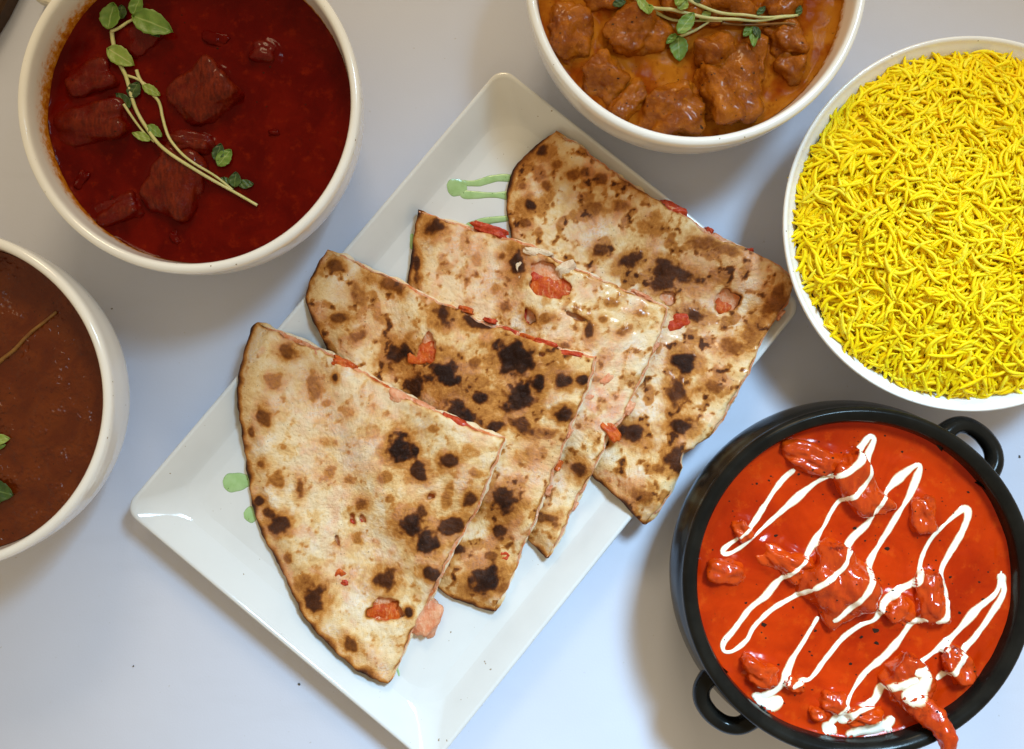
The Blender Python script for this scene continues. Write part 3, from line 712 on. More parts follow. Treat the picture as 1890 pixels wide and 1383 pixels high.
def flatbread(label, cut, arc, zref, spots, holes, pinks, oils, toast, seed, filling_bits, step=.0006):
    global HM
    za = .0135; zc_ = 2 * zref - za
    def w(pts):
        arcp = len(pts) and tuple(pts[0]) == tuple(arc[0])
        if arcp: return np.array([P(x, y, za).xy[:] for x, y in pts])
        d = np.r_[0, np.cumsum([math.dist(pts[i], pts[i + 1]) for i in range(len(pts) - 1)])]; d /= d[-1]
        return np.array([P(x, y, za + (zc_ - za) * math.sin(math.pi * t)).xy[:] for (x, y), t in zip(pts, d)])
    cutl = jitter_line(w(cut), .0008, .006, seed); arcl = jitter_line(catmull(w(arc), 8), .0006, .006, seed + 1)
    g0 = np.gradient(cutl, axis=0); g0 /= np.linalg.norm(g0, axis=1)[:, None]; n0 = np.stack([-g0[:, 1], g0[:, 0]], 1); c0 = np.concatenate([cutl, arcl]).mean(0)
    n0 *= np.where(((c0 - cutl) * n0).sum(1) > 0, 1, -1)[:, None]; s0 = np.arange(len(cutl)) * .0007
    back = (.0010 + .0012 * np.clip(fbm(s0, s0 * 0 + seed, .016, 3, seed + 77), -.4, 1)) * np.minimum(1, np.minimum(np.arange(len(cutl)), np.arange(len(cutl))[::-1]) / 10)
    poly = np.concatenate([(cutl + n0 * back[:, None])[:-1], arcl[:-1]])
    hl = []
    for (hx_, hy_, rw, rh, ang) in holes:
        c = P(hx_, hy_, zref); t = np.linspace(0, 2 * np.pi, 40, endpoint=False); rr = 1 + .12 * np.sin(3 * t + hx_) + .07 * np.sin(5 * t + hy_) + .05 * np.sin(11 * t)
        a = S(rw, zref) / 2 * rr * np.cos(t); b = S(rh, zref) / 2 * rr * np.sin(t)
        hl.append(np.stack([c.x + a * math.cos(ang) - b * math.sin(ang), c.y + a * math.sin(ang) + b * math.cos(ang)], 1))
    # resting surface
    sup = HM.copy(); dil = sup.copy(); rad = 5
    for dj in range(-rad, rad + 1):
        for di in range(-rad, rad + 1):
            if di * di + dj * dj <= rad * rad: dil = np.maximum(dil, np.roll(np.roll(sup, dj, 0), di, 1))
    base = boxblur(boxblur(dil, 6), 5); base = np.maximum(base, sup)
    TH = .0088
    def thick(x, y):
        d, _, _ = segdist(x, y, arcl[::3], False); return d, .0036 + (TH - .0036) * sstep(0, .013, d)
    SP = [(*P(x, y, zref).xy, S(rx, zref), S(ry, zref), R(an), st) for (x, y, rx, ry, an, st) in spots]
    def charfield(x, y, darc, sd):
        wn = fbm(x, y, .006, 3, seed + 4) + .8 * fbm(x, y, .013, 2, seed + 5); c = np.zeros(len(x)); bl = np.zeros(len(x))
        for (sx, sy, rx, ry, an, st) in SP:
            dx = x - sx; dy = y - sy; u = (dx * math.cos(an) + dy * math.sin(an)) / rx; v = (-dx * math.sin(an) + dy * math.cos(an)) / ry
            q = np.sqrt(u * u + v * v) + wn * .45
            c = np.maximum(c, st * sstep(1.4, .5, q)); c = np.maximum(c, .31 * min(1, st * 1.3) * sstep(2.7, .8, q)); bl = np.maximum(bl, st * sstep(1.3, .1, q))
        n1 = fbm(x, y, .011, 3, seed + 9); n2 = fbm(x, y, .0042, 3, seed + 13)
        c = np.maximum(c, toast * (.27 * sstep(.05, .5, n1) + .32 * sstep(.2, .55, n2) * sstep(-.4, .2, n1)))
        c = c + toast * (.07 + .05 * n2)
        en = fbm(x, y, .012, 2, seed + 21)
        c = np.maximum(c, np.exp(-darc / (.0022 + .0014 * np.clip(en, -1, 1))) * (.72 + .5 * en)); c = np.maximum(c, .24 * np.exp(-darc / .010))
        c = np.maximum(c, np.exp(-sd / .0009) * (.26 + .5 * fbm(x, y, .009, 2, seed + 30)))
        return np.clip(c, 0, 1), bl
    def top_z(x, y, sd):
        d, th = thick(x, y); c, bl = charfield(x, y, d, sd)
        und = .0011 * pn(x, y, .034, seed) + .0007 * pn(x, y, .014, seed + 1) + .0004 * pn(x, y, .006, seed + 2) + .00022 * pn(x, y, .0028, seed + 3)
        pk = sum((a for a in [sstep(1.5, .2, np.sqrt(((x - P(px_, py_, zref).x) / S(r, zref))**2 + ((y - P(px_, py_, zref).y) / S(r, zref))**2)) for (px_, py_, r, s_) in pinks]), np.zeros(len(x)))
        return bilin(base, x, y) + th + und * sstep(0, .006, d) + .0010 * bl * (1 + .6 * pn(x, y, .004, seed + 6)) - .0010 * np.exp(-sd / .0007) + .0004 * np.clip(pk, 0, 1)
    def attrs(x, y, sd):
        d, _ = thick(x, y); c, bl = charfield(x, y, d, sd)
        pk = np.zeros(len(x)); ol = np.zeros(len(x))
        for (px_, py_, r, s_) in pinks:
            q = P(px_, py_, zref); pk = np.maximum(pk, s_ * sstep(1.5, .3, np.hypot(x - q.x, y - q.y) / S(r, zref) + .5 * pn(x, y, .006, seed + 40)))
        pk = np.maximum(pk, .5 * sstep(.1, .5, fbm(x, y, .016, 3, seed + 44)))
        for (px_, py_, r, s_) in oils:
            q = P(px_, py_, zref); ol = np.maximum(ol, s_ * sstep(1.4, .4, np.hypot(x - q.x, y - q.y) / S(r, zref) + .4 * pn(x, y, .008, seed + 41)))
        ol = ol * sstep(.7, .3, c)
        return {'char': c, 'pink': pk, 'oil': ol}
    cpt = poly.mean(0); zb = float(bilin(base, cpt[:1], cpt[1:])[0])
    root = empty('flatbread_slice', (cpt[0], cpt[1], FLOOR)); tag(root, label, 'flatbread', 'stuffed flatbread slices on the platter')
    gridmesh(poly, hl, step, top_z, .0026, attrs, 'top_bread', M['bread'], root)
    # bottom layer: slightly larger along the cuts
    cb = jitter_line(w(cut), .0012, .009, seed + 60)
    g = np.gradient(cb, axis=0); g /= np.linalg.norm(g, axis=1)[:, None]; nn = np.stack([-g[:, 1], g[:, 0]], 1)
    sgn = 1 if ((cb.mean(0) - cpt) * nn[len(nn) // 3]).sum() > 0 else -1
    cb = cb + nn * sgn * .0007
    pb = np.concatenate([cb[:-1], arcl[:-1]])
    def bot_z(x, y, sd):
        return bilin(base, x, y) + .0034 + .0003 * pn(x, y, .006, seed + 70) - .0012 * np.exp(-sd / .0006)
    def battr(x, y, sd):
        d, _ = thick(x, y); c = np.exp(-d / .003) * (.8 + .4 * fbm(x, y, .012, 2, seed + 21)) + .03; return {'char': np.clip(c, 0, 1), 'pink': 0 * x, 'oil': 0 * x}
    gridmesh(pb, [], .0014, bot_z, .0032, battr, 'bottom_bread', M['bread'], root)
    # filling between the layers
    def fill_z(x, y, sd):
        d, th = thick(x, y); return bilin(base, x, y) + np.maximum(.0030, th - .0034) + .0005 * fbm(x, y, .005, 3, seed + 80) * (sd > .0005)
    ci = np.concatenate([cutl[:-1], (arcl[:-1] - cpt) * .94 + cpt])
    gridmesh(ci, [], .0012, fill_z, .003, lambda x, y, sd: {}, 'filling', M['stuffing'], root)
    # bits of filling seen in tears and along the cuts
    for i, (fx, fy, fw, fh, an, mk, dz) in enumerate(filling_bits):
        q = P(fx, fy, zref); xb = np.array([q.x]); yb = np.array([q.y])
        d, th = thick(xb, yb); z = float(bilin(base, xb, yb)[0] + th[0]) + dz - .0005 - (.0011 if any(math.hypot(fx - h[0], fy - h[1]) < max(h[2], h[3]) * .5 for h in holes) else 0)
        lump('filling_piece', None, None, fx, fy, fw, fh, R(an), z - .002, .002, M[mk], .35, .25, seed * 10 + i, fine=.08, parent=root, low=.0035, reg=False)
    # new support
    m = inside(HX.ravel(), HY.ravel(), poly).reshape(HX.shape)
    dz_ = np.zeros(HX.shape); xx = HX[m]; yy = HY[m]
    if len(xx):
        d, th = thick(xx, yy); HM[m] = base[m] + th + .0004
    return root

o_, k_, p_, r_ = 'chicken_orange', 'chicken_red', 'chicken_pink', 'crumb'
# slice 4: the farthest, lying flat
flatbread('back slice, browned oily flatbread with blackened left crust, at the top right of the platter',
    [(1025, 248), (1060, 268), (1100, 299), (1150, 333), (1200, 368), (1240, 385), (1290, 420), (1350, 450), (1410, 475), (1450, 500), (1463, 515), (1455, 560), (1420, 602), (1400, 640), (1380, 690), (1350, 740), (1325, 785), (1292, 815), (1256, 838), (1256, 860), (1240, 893), (1225, 922), (1205, 948), (1185, 966)],
    [(1185, 966), (1165, 945), (1140, 920), (1110, 895), (1085, 870), (1040, 790), (990, 640), (955, 500), (942, 430), (935, 385), (938, 335), (955, 300), (985, 270), (1025, 248)],
    .018,
    [(999, 278, 14, 13, 0, .62), (980, 375, 16, 14, 0, .75), (1027, 303, 11, 8, 0, .4), (1058, 322, 12, 9, 0, .42), (1080, 319, 10, 9, 0, .42), (1108, 334, 14, 11, 20, .45), (1176, 350, 26, 13, -25, .5), (1092, 384, 30, 17, -15, .34), (1167, 481, 22, 16, 20, .68),
     (1111, 459, 17, 14, 30, .55), (1248, 505, 40, 18, -20, .7), (1225, 524, 26, 14, 0, .66), (1263, 667, 20, 18, 0, .85), (1285, 580, 24, 13, -20, .66), (1248, 728, 16, 30, -10, .6), (1254, 784, 20, 16, 0, .8), (1168, 800, 28, 16, -25, .75), (1182, 910, 24, 16, -30, .42),
     (1210, 863, 10, 8, 0, .4), (1422, 555, 18, 36, -30, .45), (1312, 714, 32, 16, 10, .42), (1241, 841, 16, 22, 0, .68), (1347, 642, 22, 14, 0, .4), (1290, 450, 24, 12, -20, .4), (1010, 340, 10, 9, 0, .4), (965, 340, 9, 8, 0, .4), (1340, 470, 30, 14, -25, .36), (970, 410, 12, 9, 0, .42), (1200, 420, 30, 20, 0, .25), (1390, 610, 26, 16, 60, .35), (1150, 380, 16, 10, 0, .4)],
    [(1342, 556, 44, 42, R(40)), (1241, 387, 36, 18, R(-25)), (1236, 549, 30, 24, R(-20))],
    [(1090, 425, 40, .6), (1290, 520, 60, .6), (1360, 500, 60, .5), (1200, 640, 50, .5), (1300, 620, 50, .5), (1180, 740, 40, .35), (1380, 480, 50, .6)],
    [(1330, 640, 110, 1.), (1240, 480, 80, .8), (1290, 740, 70, .9), (1170, 360, 70, .5), (1400, 520, 70, .7)], 1.05, 4,
    [(1340, 558, 60, 48, 50, o_, -.0018), (1241, 388, 50, 24, -25, k_, -.0016), (1236, 550, 40, 30, 0, k_, -.003), (1253, 592, 44, 34, 20, k_, .0006), (1292, 600, 40, 22, 10, k_, .0004), (1300, 555, 36, 14, 60, o_, .0003), (1088, 432, 16, 20, 0, o_, .0004), (1385, 462, 14, 8, 0, k_, -.001), (1330, 440, 24, 10, -30, p_, -.003), (1455, 520, 22, 14, -50, o_, -.003), (1440, 580, 22, 12, 50, p_, -.003), (1310, 425, 16, 9, -30, k_, -.002)])
# slice 3
flatbread('torn pale flatbread slice, third from the front, with a ripped hole showing orange chicken',
    [(772, 390), (800, 397), (830, 405), (890, 425), (945, 440), (985, 452), (1012, 472), (1075, 498), (1150, 530), (1200, 550), (1237, 567), (1225, 612), (1200, 672), (1172, 730), (1148, 780), (1120, 805), (1115, 832), (1090, 880), (1070, 922), (1050, 962), (1030, 1002), (1008, 1033)],
    [(1008, 1033), (985, 1010), (960, 985), (900, 925), (840, 840), (780, 710), (752, 600), (748, 540), (754, 500), (762, 440), (768, 410), (772, 390)],
    .020,
    [(797, 418, 20, 18, 0, .68), (766, 490, 8, 26, 0, .7), (955, 483, 15, 26, 10, .8), (927, 472, 9, 9, 0, .5), (982, 460, 26, 12, 0, .36), (1087, 612, 10, 18, 0, .66), (932, 567, 11, 12, 0, .45), (1070, 866, 16, 17, 0, .62), (1011, 957, 32, 10, -5, .55), (977, 584, 9, 18, 30, .6), (1180, 579, 16, 8, 0, .35), (1040, 640, 14, 8, 0, .4), (880, 480, 10, 22, 0, .22), (915, 530, 16, 14, 0, .3), (1010, 590, 14, 9, 0, .35), (1125, 560, 18, 8, 0, .32), (1110, 590, 10, 8, 0, .38), (1100, 700, 10, 6, 0, .35), (1150, 610, 20, 8, 20, .4), (825, 440, 10, 8, 0, .2)],
    [(1012, 520, 84, 58, R(-40)), (977, 584, 18, 30, R(25)), (1062, 585, 50, 9, R(-25))],
    [(1080, 690, 50, .85), (1110, 740, 50, .9), (1060, 640, 50, .5), (860, 460, 60, .6), (900, 520, 60, .55), (1040, 760, 50, .6), (1000, 900, 40, .4), (1130, 650, 40, .7)],
    [(1150, 560, 80, 1.), (1080, 560, 60, .8), (1180, 600, 60, .8)], .68, 3,
    [(990, 466, 54, 16, -15, r_, .0008), (1046, 494, 34, 20, 30, r_, .0010), (962, 500, 16, 30, 10, r_, .0006), (1022, 532, 74, 56, 30, o_, -.0012), (1000, 512, 40, 30, 0, k_, -.0020), (977, 586, 30, 34, 0, k_, -.0022), (905, 424, 60, 18, -18, k_, -.0006), (1185, 545, 40, 10, -25, p_, -.002), (1128, 795, 40, 20, -50, o_, .0004), (1160, 755, 26, 16, 60, p_, -.002), (1120, 700, 30, 18, 40, p_, .0004), (1090, 680, 26, 14, 0, o_, .0003), (1085, 740, 30, 16, 20, p_, .0004), (1060, 500, 20, 10, -20, p_, -.002), (1210, 640, 20, 10, 60, p_, -.003), (1075, 900, 20, 10, 60, p_, -.003), (1060, 935, 18, 10, 60, p_, -.003)])
# slice 2
flatbread('heavily blistered golden flatbread slice, second from the front, with many black spots',
    [(608, 466), (640, 475), (690, 500), (725, 512), (760, 530), (800, 552), (850, 570), (880, 590), (940, 606), (1000, 630), (1060, 650), (1102, 657), (1088, 712), (1062, 772), (1040, 830), (1022, 880), (1000, 932), (985, 972), (965, 1012), (955, 1050), (935, 1092), (912, 1133)],
    [(912, 1133), (870, 1122), (830, 1106), (790, 1075), (735, 1000), (680, 880), (630, 750), (600, 640), (578, 590), (570, 556), (575, 528), (590, 492), (608, 466)],
    .0225,
    [(622, 491, 16, 14, 0, .5), (735, 655, 27, 24, 0, .82), (822, 689, 29, 27, 0, 1.0), (949, 663, 34, 30, 0, 1.0), (884, 593, 28, 15, -15, .72), (817, 579, 18, 20, 0, .7), (887, 734, 14, 14, 0, .82), (958, 733, 30, 24, 20, .95), (994, 708, 15, 17, 0, .95), (856, 765, 34, 20, -25, .85), (915, 787, 18, 13, 10, .75), (966, 787, 26, 16, -30, .6),
     (1039, 703, 14, 12, 0, .8), (1073, 700, 11, 10, 0, .82), (1039, 765, 18, 13, 10, .75), (932, 925, 26, 28, 20, .8), (918, 985, 14, 16, 0, .75), (896, 1075, 34, 26, 0, .85), (718, 522, 30, 14, -20, .48), (656, 618, 22, 12, 20, .4), (622, 588, 24, 10, 0, .5), (873, 923, 16, 22, 0, .7), (842, 1018, 16, 13, 0, .75), (763, 714, 16, 18, 0, .75), (876, 669, 14, 12, 0, .4),
     (660, 545, 14, 24, 20, .34), (1085, 720, 10, 16, 0, .4), (905, 1030, 12, 8, 0, .5), (870, 860, 14, 14, 0, .4), (1005, 800, 30, 12, 0, .36), (690, 570, 12, 20, 0, .22), (925, 630, 60, 30, 0, .2), (860, 720, 60, 40, 0, .30), (1010, 690, 40, 30, 0, .28), (980, 840, 30, 20, 0, .25), (925, 1090, 30, 12, 10, .4)],
    [(788, 646, 34, 60, R(-12)), (1000, 655, 14, 8, 0)],
    [(960, 880, 40, .6), (990, 870, 40, .6), (700, 600, 40, .3), (875, 1040, 30, .6), (1000, 830, 40, .5), (640, 540, 30, .3)],
    [(830, 690, 50, .8), (950, 665, 50, .8), (965, 735, 50, .8)], .95, 2,
    [(790, 652, 44, 62, 80, o_, -.0010), (940, 612, 40, 12, -20, k_, -.0012), (1010, 636, 44, 14, -18, k_, -.0008), (1055, 655, 44, 14, -12, k_, -.0006), (975, 625, 30, 12, -20, o_, -.001), (860, 572, 26, 12, -20, o_, -.0012), (905, 592, 24, 10, -15, k_, -.0012), (1090, 690, 16, 10, 70, o_, -.003), (1030, 860, 20, 12, 70, o_, -.003), (1012, 905, 20, 12, 70, p_, -.003), (975, 960, 26, 16, 60, o_, -.001), (967, 985, 20, 14, 40, k_, -.0014), (932, 1026, 16, 14, 0, k_, .0004), (870, 1048, 28, 22, 20, o_, .0003), (1050, 800, 18, 10, 60, p_, -.003)])
# slice 1: nearest, on top
flatbread('front flatbread slice with pale floury top and an oval hole showing red chicken',
    [(480, 598), (520, 612), (570, 634), (620, 660), (680, 695), (740, 728), (800, 758), (850, 778), (895, 798), (933, 810), (922, 840), (905, 882), (880, 948), (852, 992), (835, 1022), (818, 1058), (802, 1095), (785, 1125), (768, 1152), (755, 1182), (742, 1215), (730, 1240), (716, 1262)],
    [(716, 1262), (690, 1252), (650, 1226), (600, 1180), (562, 1138), (540, 1100), (508, 1040), (480, 990), (463, 940), (455, 900), (447, 830), (443, 740), (450, 680), (460, 640), (470, 606), (480, 598)],
    .024,
    [(529, 646, 18, 14, 0, .5), (481, 767, 12, 20, 10, .52), (503, 701, 14, 14, 0, .34), (574, 717, 20, 24, 20, .36), (617, 694, 7, 10, 0, .7), (742, 831, 27, 26, 0, 1.0), (772, 868, 20, 18, -30, .78), (830, 851, 19, 13, 0, .72), (711, 878, 16, 14, 0, .36), (546, 901, 10, 18, 0, .52), (473, 861, 13, 10, 0, .52), (503, 891, 16, 14, 0, .38),
     (663, 932, 14, 13, 0, .52), (600, 878, 14, 14, 0, .32), (794, 916, 7, 6, 0, .75), (759, 966, 26, 24, 0, .85), (788, 1005, 30, 22, -10, .9), (836, 972, 26, 15, 30, .78), (778, 945, 12, 20, -30, .6), (872, 919, 14, 18, 0, .66), (703, 1080, 22, 24, 10, .66), (797, 1062, 22, 12, -30, .8), (466, 931, 10, 12, 0, .7), (504, 972, 20, 18, 10, .74), (488, 955, 18, 10, -30, .6),
     (570, 1112, 24, 26, 0, .72), (552, 1086, 30, 20, 0, .36), (643, 1197, 22, 12, -35, .55), (653, 1005, 15, 18, 0, .36), (751, 1137, 8, 9, 0, .75), (826, 920, 12, 30, -20, .34), (880, 870, 18, 14, 0, .34), (640, 760, 14, 10, 0, .22), (600, 820, 18, 14, 0, .22), (690, 800, 16, 20, 0, .2), (800, 790, 12, 8, 0, .3), (455, 800, 8, 14, 0, .5), (522, 1040, 8, 12, 0, .4), (596, 745, 14, 10, 0, .28), (870, 830, 20, 14, 0, .22), (640, 890, 10, 8, 0, .34), (720, 920, 10, 8, 0, .34)],
    [(707, 1135, 68, 45, R(3)), (645, 965, 11, 22, R(12)), (664, 963, 13, 18, R(25)), (795, 917, 16, 11, R(20)), (616, 1003, 8, 26, R(15))],
    [(600, 760, 60, .5), (560, 720, 50, .4), (625, 1065, 30, .7), (580, 870, 40, .5), (660, 840, 50, .45), (615, 1010, 30, .5), (690, 1220, 20, .4), (700, 740, 40, .5), (520, 740, 40, .4), (780, 900, 40, .3)],
    [(790, 990, 60, .7), (745, 832, 40, .7), (505, 970, 26, .6)], .42, 1,
    [(705, 1137, 74, 50, 10, o_, -.0012), (646, 966, 16, 26, 80, k_, -.0016), (664, 963, 18, 22, 0, k_, -.0016), (616, 1008, 16, 26, 0, k_, -.002), (635, 673, 44, 18, -28, o_, -.0008), (595, 655, 30, 14, -25, p_, -.0010), (700, 714, 40, 16, -25, o_, -.0010), (745, 738, 60, 22, -25, p_, -.0004), (780, 752, 40, 16, -22, p_, -.0012), (838, 780, 52, 20, -24, k_, -.0006), (880, 800, 30, 12, -22, o_, -.0014), (660, 690, 30, 14, -28, p_, -.0014), (560, 636, 26, 12, -22, p_, -.0016), (812, 1062, 14, 10, 50, p_, -.004), (895, 880, 16, 10, 70, o_, -.004), (625, 1060, 24, 18, 30, o_, .0002), (636, 1075, 16, 12, 0, k_, .0002), (795, 917, 18, 14, 0, k_, -.003)])

# loose chicken piece under the front slice
lump('chicken_flake', 'loose pale pink chicken flake on the platter beside the front slice tip', 'chicken', 788, 1140, 46, 66, R(-22), FLOOR, .006, M['chicken_pink'], .5, .2, 301, low=.001)
lump('burnt_flake', 'tiny burnt flake beside the top left tip of the torn slice', 'crumb', 783, 387, 11, 6, R(-30), FLOOR, .0012, M['crumb_dark'], .3, .3, 302, low=.0005, fine=.1, group='burnt crumbs')

# ------------------------------------------------------------------ rice
rice = empty('rice_mound', (c_rice.x, c_rice.y, .040)); tag(rice, 'heap of bright yellow rice in the flared white bowl', 'rice')
RR_ = .0825
def mound(r): return .0480 + .0205 * (1 - min(1, r / RR_)**2.4)
vs = []; fs = []; na, nr = 96, 30
for i in range(nr + 1):
    r = RR_ * .985 * i / nr
    for k in range(na):
        a = 2 * math.pi * k / na; x = c_rice.x + r * math.cos(a); y = c_rice.y + r * math.sin(a)
        vs.append((x, y, mound(r) - .0028 + .0012 * mnoise.noise(Vector((x * 90, y * 90, 0)))))
for i in range(nr):
    for k in range(na): fs.append((i * na + k, i * na + (k + 1) % na, (i + 1) * na + (k + 1) % na, (i + 1) * na + k)[::-1])
fs = [f[::-1] for f in fs]
obj('rice_bed', vs, fs, M['ricebed'], rice)
def grain_mesh(L_, rad, bend, seed):
    rnd = random.Random(seed); ns, m = 7, 8; vs = []; fs = []
    for i in range(m + 1):
        t = i / m; x = (t - .5) * L_; rr = rad * (math.sin(math.pi * min(max(t, .0), 1.)) ** .40 if 0 < t < 1 else .25)
        rr = max(rr, rad * .25); cy = bend * ((2 * t - 1)**2 - .4); kink = .1 * rad * math.sin(t * 9 + seed)
        for k in range(ns):
            a = 2 * math.pi * k / ns; vs.append((x, cy + kink + rr * math.cos(a), rr * .92 * math.sin(a)))
    for i in range(m):
        for k in range(ns): fs.append((i * ns + k, i * ns + (k + 1) % ns, (i + 1) * ns + (k + 1) % ns, (i + 1) * ns + k)[::-1])
    fs.append(tuple(range(ns))); fs.append(tuple(range(m * ns, (m + 1) * ns))[::-1])
    return np.array(vs), fs
GM = [grain_mesh(random.uniform(.0102, .0145), random.uniform(.00086, .00101), random.choice([-1, 1]) * random.uniform(.0002, .0029), i) for i in range(24)]
gmesh = []
for gi, (gv, gf) in enumerate(GM):
    me = bpy.data.meshes.new('rice_grain'); me.from_pydata(gv.tolist(), [], gf); me.polygons.foreach_set('use_smooth', [True] * len(me.polygons))
    at = me.attributes.new('tone', 'FLOAT', 'POINT'); at.data.foreach_set('value', np.full(len(gv), random.uniform(.35, 1.), dtype=np.float32)); me.materials.append(M['rice']); gmesh.append(me)
grains = []
rnd = random.Random(99)
for layer, (dz, cnt) in enumerate([(-.0022, 1600), (-.0009, 1800), (.0004, 1600), (.0017, 820), (.0030, 360)]):
    for _ in range(cnt):
        r = RR_ * math.sqrt(rnd.random()) * (1.0 if layer < 4 else .97); a = rnd.uniform(0, 6.283); x = c_rice.x + r * math.cos(a); y = c_rice.y + r * math.sin(a)
        slope = -.0205 * 2.4 * (r / RR_)**1.4 / RR_
        nrm = Vector((-slope * math.cos(a), -slope * math.sin(a), 1)).normalized()
        swirl = 3.0 * mnoise.noise(Vector((x * 48, y * 48, layer * .25)))
        yaw = swirl * 2 + rnd.gauss(0, .55); tl = rnd.gauss(0, .15); roll = rnd.choice([0, math.pi]) + rnd.gauss(0, .45)
        q = Vector((0, 0, 1)).rotation_difference(nrm)
        m = q.to_matrix() @ Matrix.Rotation(yaw, 3, 'Z') @ Matrix.Rotation(tl, 3, 'Y') @ Matrix.Rotation(roll, 3, 'X')
        z = mound(r) + dz + .0026 * mnoise.noise(Vector((x * 45, y * 45, 3))) + rnd.gauss(0, .0005)
        grains.append((layer, Vector((x, y, z)), m, rnd.randrange(len(GM)), rnd.random()))
# the 300 best seen: top layer, inside the frame first
def vis(g):
    p = g[1]; k = CAM_H / (CAM_H - p.z); return abs(p.x) * k < .268 and abs(p.y) * k < .195
order = sorted(range(len(grains)), key=lambda i: (-(vis(grains[i])), -(grains[i][1].z - mound((grains[i][1].xy - c_rice.xy).length))))
single = set(order[:300])
for i in order[:300]:
    _, p, m, gi, _t = grains[i]
    o = bpy.data.objects.new('rice_grain', gmesh[gi]); COL.objects.link(o); o.parent = rice
    mm = m.to_4x4(); mm.translation = p - rice.location; o.matrix_local = mm
VV = []; FF = []; TT = []; off = 0
for i, (ly, p, m, gi, t) in enumerate(grains):
    if i in single: continue
    gv, gf = GM[gi]; A = np.array(m); VV.append(gv @ A.T + np.array(p)); FF += [tuple(j + off for j in f) for f in gf]; off += len(gv); TT.append(np.full(len(gv), t * .8 + .05 * ly))
ro = obj('rice_grains', np.concatenate(VV), FF, M['rice'], rice, attrs={'tone': np.clip(np.concatenate(TT), 0, 1)}); tag(ro, kind='stuff')

# ------------------------------------------------------------------ herbs
def tube(path3, rad, ns=8):
    pts = catmull(path3, 3); m = len(pts); vs = []; fs = []
    for i, p in enumerate(pts):
        t = pts[min(i + 1, m - 1)] - pts[max(i - 1, 0)]; t = t / max(np.linalg.norm(t), 1e-9); u = np.cross(t, (0, 0, 1)); u /= max(np.linalg.norm(u), 1e-9); v = np.cross(u, t)
        s = i / (m - 1); r = rad * (1 - .35 * s) if rad > 0 else -rad
        for k in range(ns):
            a = 2 * math.pi * k / ns; vs.append(tuple(p + (u * math.cos(a) + v * math.sin(a)) * r))
    for i in range(m - 1):
        for k in range(ns): fs.append((i * ns + k, i * ns + (k + 1) % ns, (i + 1) * ns + (k + 1) % ns, (i + 1) * ns + k))
    fs += [tuple(range(ns))[::-1], tuple(range((m - 1) * ns, m * ns))]
    return vs, fs
def lay(pts, lift, zref=.056):
    """photo points -> path laid on what is below, smoothed so a stem bridges the dips"""
    q = [P(x, y, zref) for x, y in resample(catmull(pts, 8), 14)]; z = np.array([max(drop(p.x, p.y, .045), .045) for p in q]); z2 = z.copy()
    for _ in range(10):
        z2 = np.maximum(z, np.convolve(np.pad(z2, 1, mode='edge'), [.25, .5, .25], 'valid'))
    return [(p.x, p.y, zz + lift) for p, zz in zip(q, z2)]
def leaf(base, tip, wid, z, mat, parent, cup=.25, droop=.15, fold=0.0, name='leaf', zt=None, label=None):
    """ovate leaf from base to tip (photo px), wid in px"""
    b = P(*base, z); t = P(*tip, z); b.z = z; t.z = z if zt is None else zt
    ax = (t - b); L_ = ax.length; ax.normalize(); side = Vector((0, 0, 1)).cross(ax).normalized(); up = ax.cross(side); W_ = S(wid, z) / 2
    nu, nv = 14, 10; vs = []; fs = []; ve = []
    for i in range(nu + 1):
        s = i / nu; wd = W_ * (math.sin(math.pi * s**.85) ** .72 if 0 < s < 1 else .02) * (1 + .05 * math.sin(i * 2.1 + wid))
        for j in range(nv + 1):
            v = -1 + 2 * j / nv
            h = cup * W_ * v * v * (1 - fold) + fold * abs(v) * W_ - droop * L_ * (s - .35)**2 * 1.4 + .00025 * math.sin(s * 17 + v * 4) + .0003 * (1 - abs(v)) * math.sin(s * 3)
            p = b + ax * (s * L_) + side * (v * wd) + up * h; vs.append(tuple(p))
            ve.append(max(math.exp(-abs(v) * 14), .55 * max(0, math.cos((s - abs(v) * .35) * 28))**8 * (1 - abs(v))))
    for i in range(nu):
        for j in range(nv): fs.append((i * (nv + 1) + j, (i + 1) * (nv + 1) + j, (i + 1) * (nv + 1) + j + 1, i * (nv + 1) + j + 1)[::-1])
    o = obj(name, vs, fs, mat, parent, origin=tuple(b) if parent is None else None, attrs={'vein': ve})
    md = o.modifiers.new('thickness', 'SOLIDIFY'); md.thickness = .0003; md.offset = 0
    return o
def zat(x, y, lift=.002): 
    p = P(x, y, .058); return max(drop(p.x, p.y, .045), .045) + lift
def sprig(label, stems, leaves, zfun, rootpt, lift=.0011):
    b = P(*rootpt, .056); root = empty('herb_sprig', (b.x, b.y, .056)); tag(root, label, 'herb', 'green herb sprigs')
    for pts, rad, mk in stems:
        q = [zfun(*p) for p in pts]; v, f = tube(lay(q, lift), rad); obj('stem', v, f, M[mk], root)
    for bs, tp, wd, mk, cup, dr, lf in leaves:
        a = zfun(*bs); t = zfun(*tp); z = max(zat(*a, 0), zat(*t, 0), zat((a[0] + t[0]) / 2, (a[1] + t[1]) / 2, 0)) + lf
        leaf(a, t, wd * (K1 if zfun is Z1 else K3), z, M[mk], root, cup, dr)
    return root
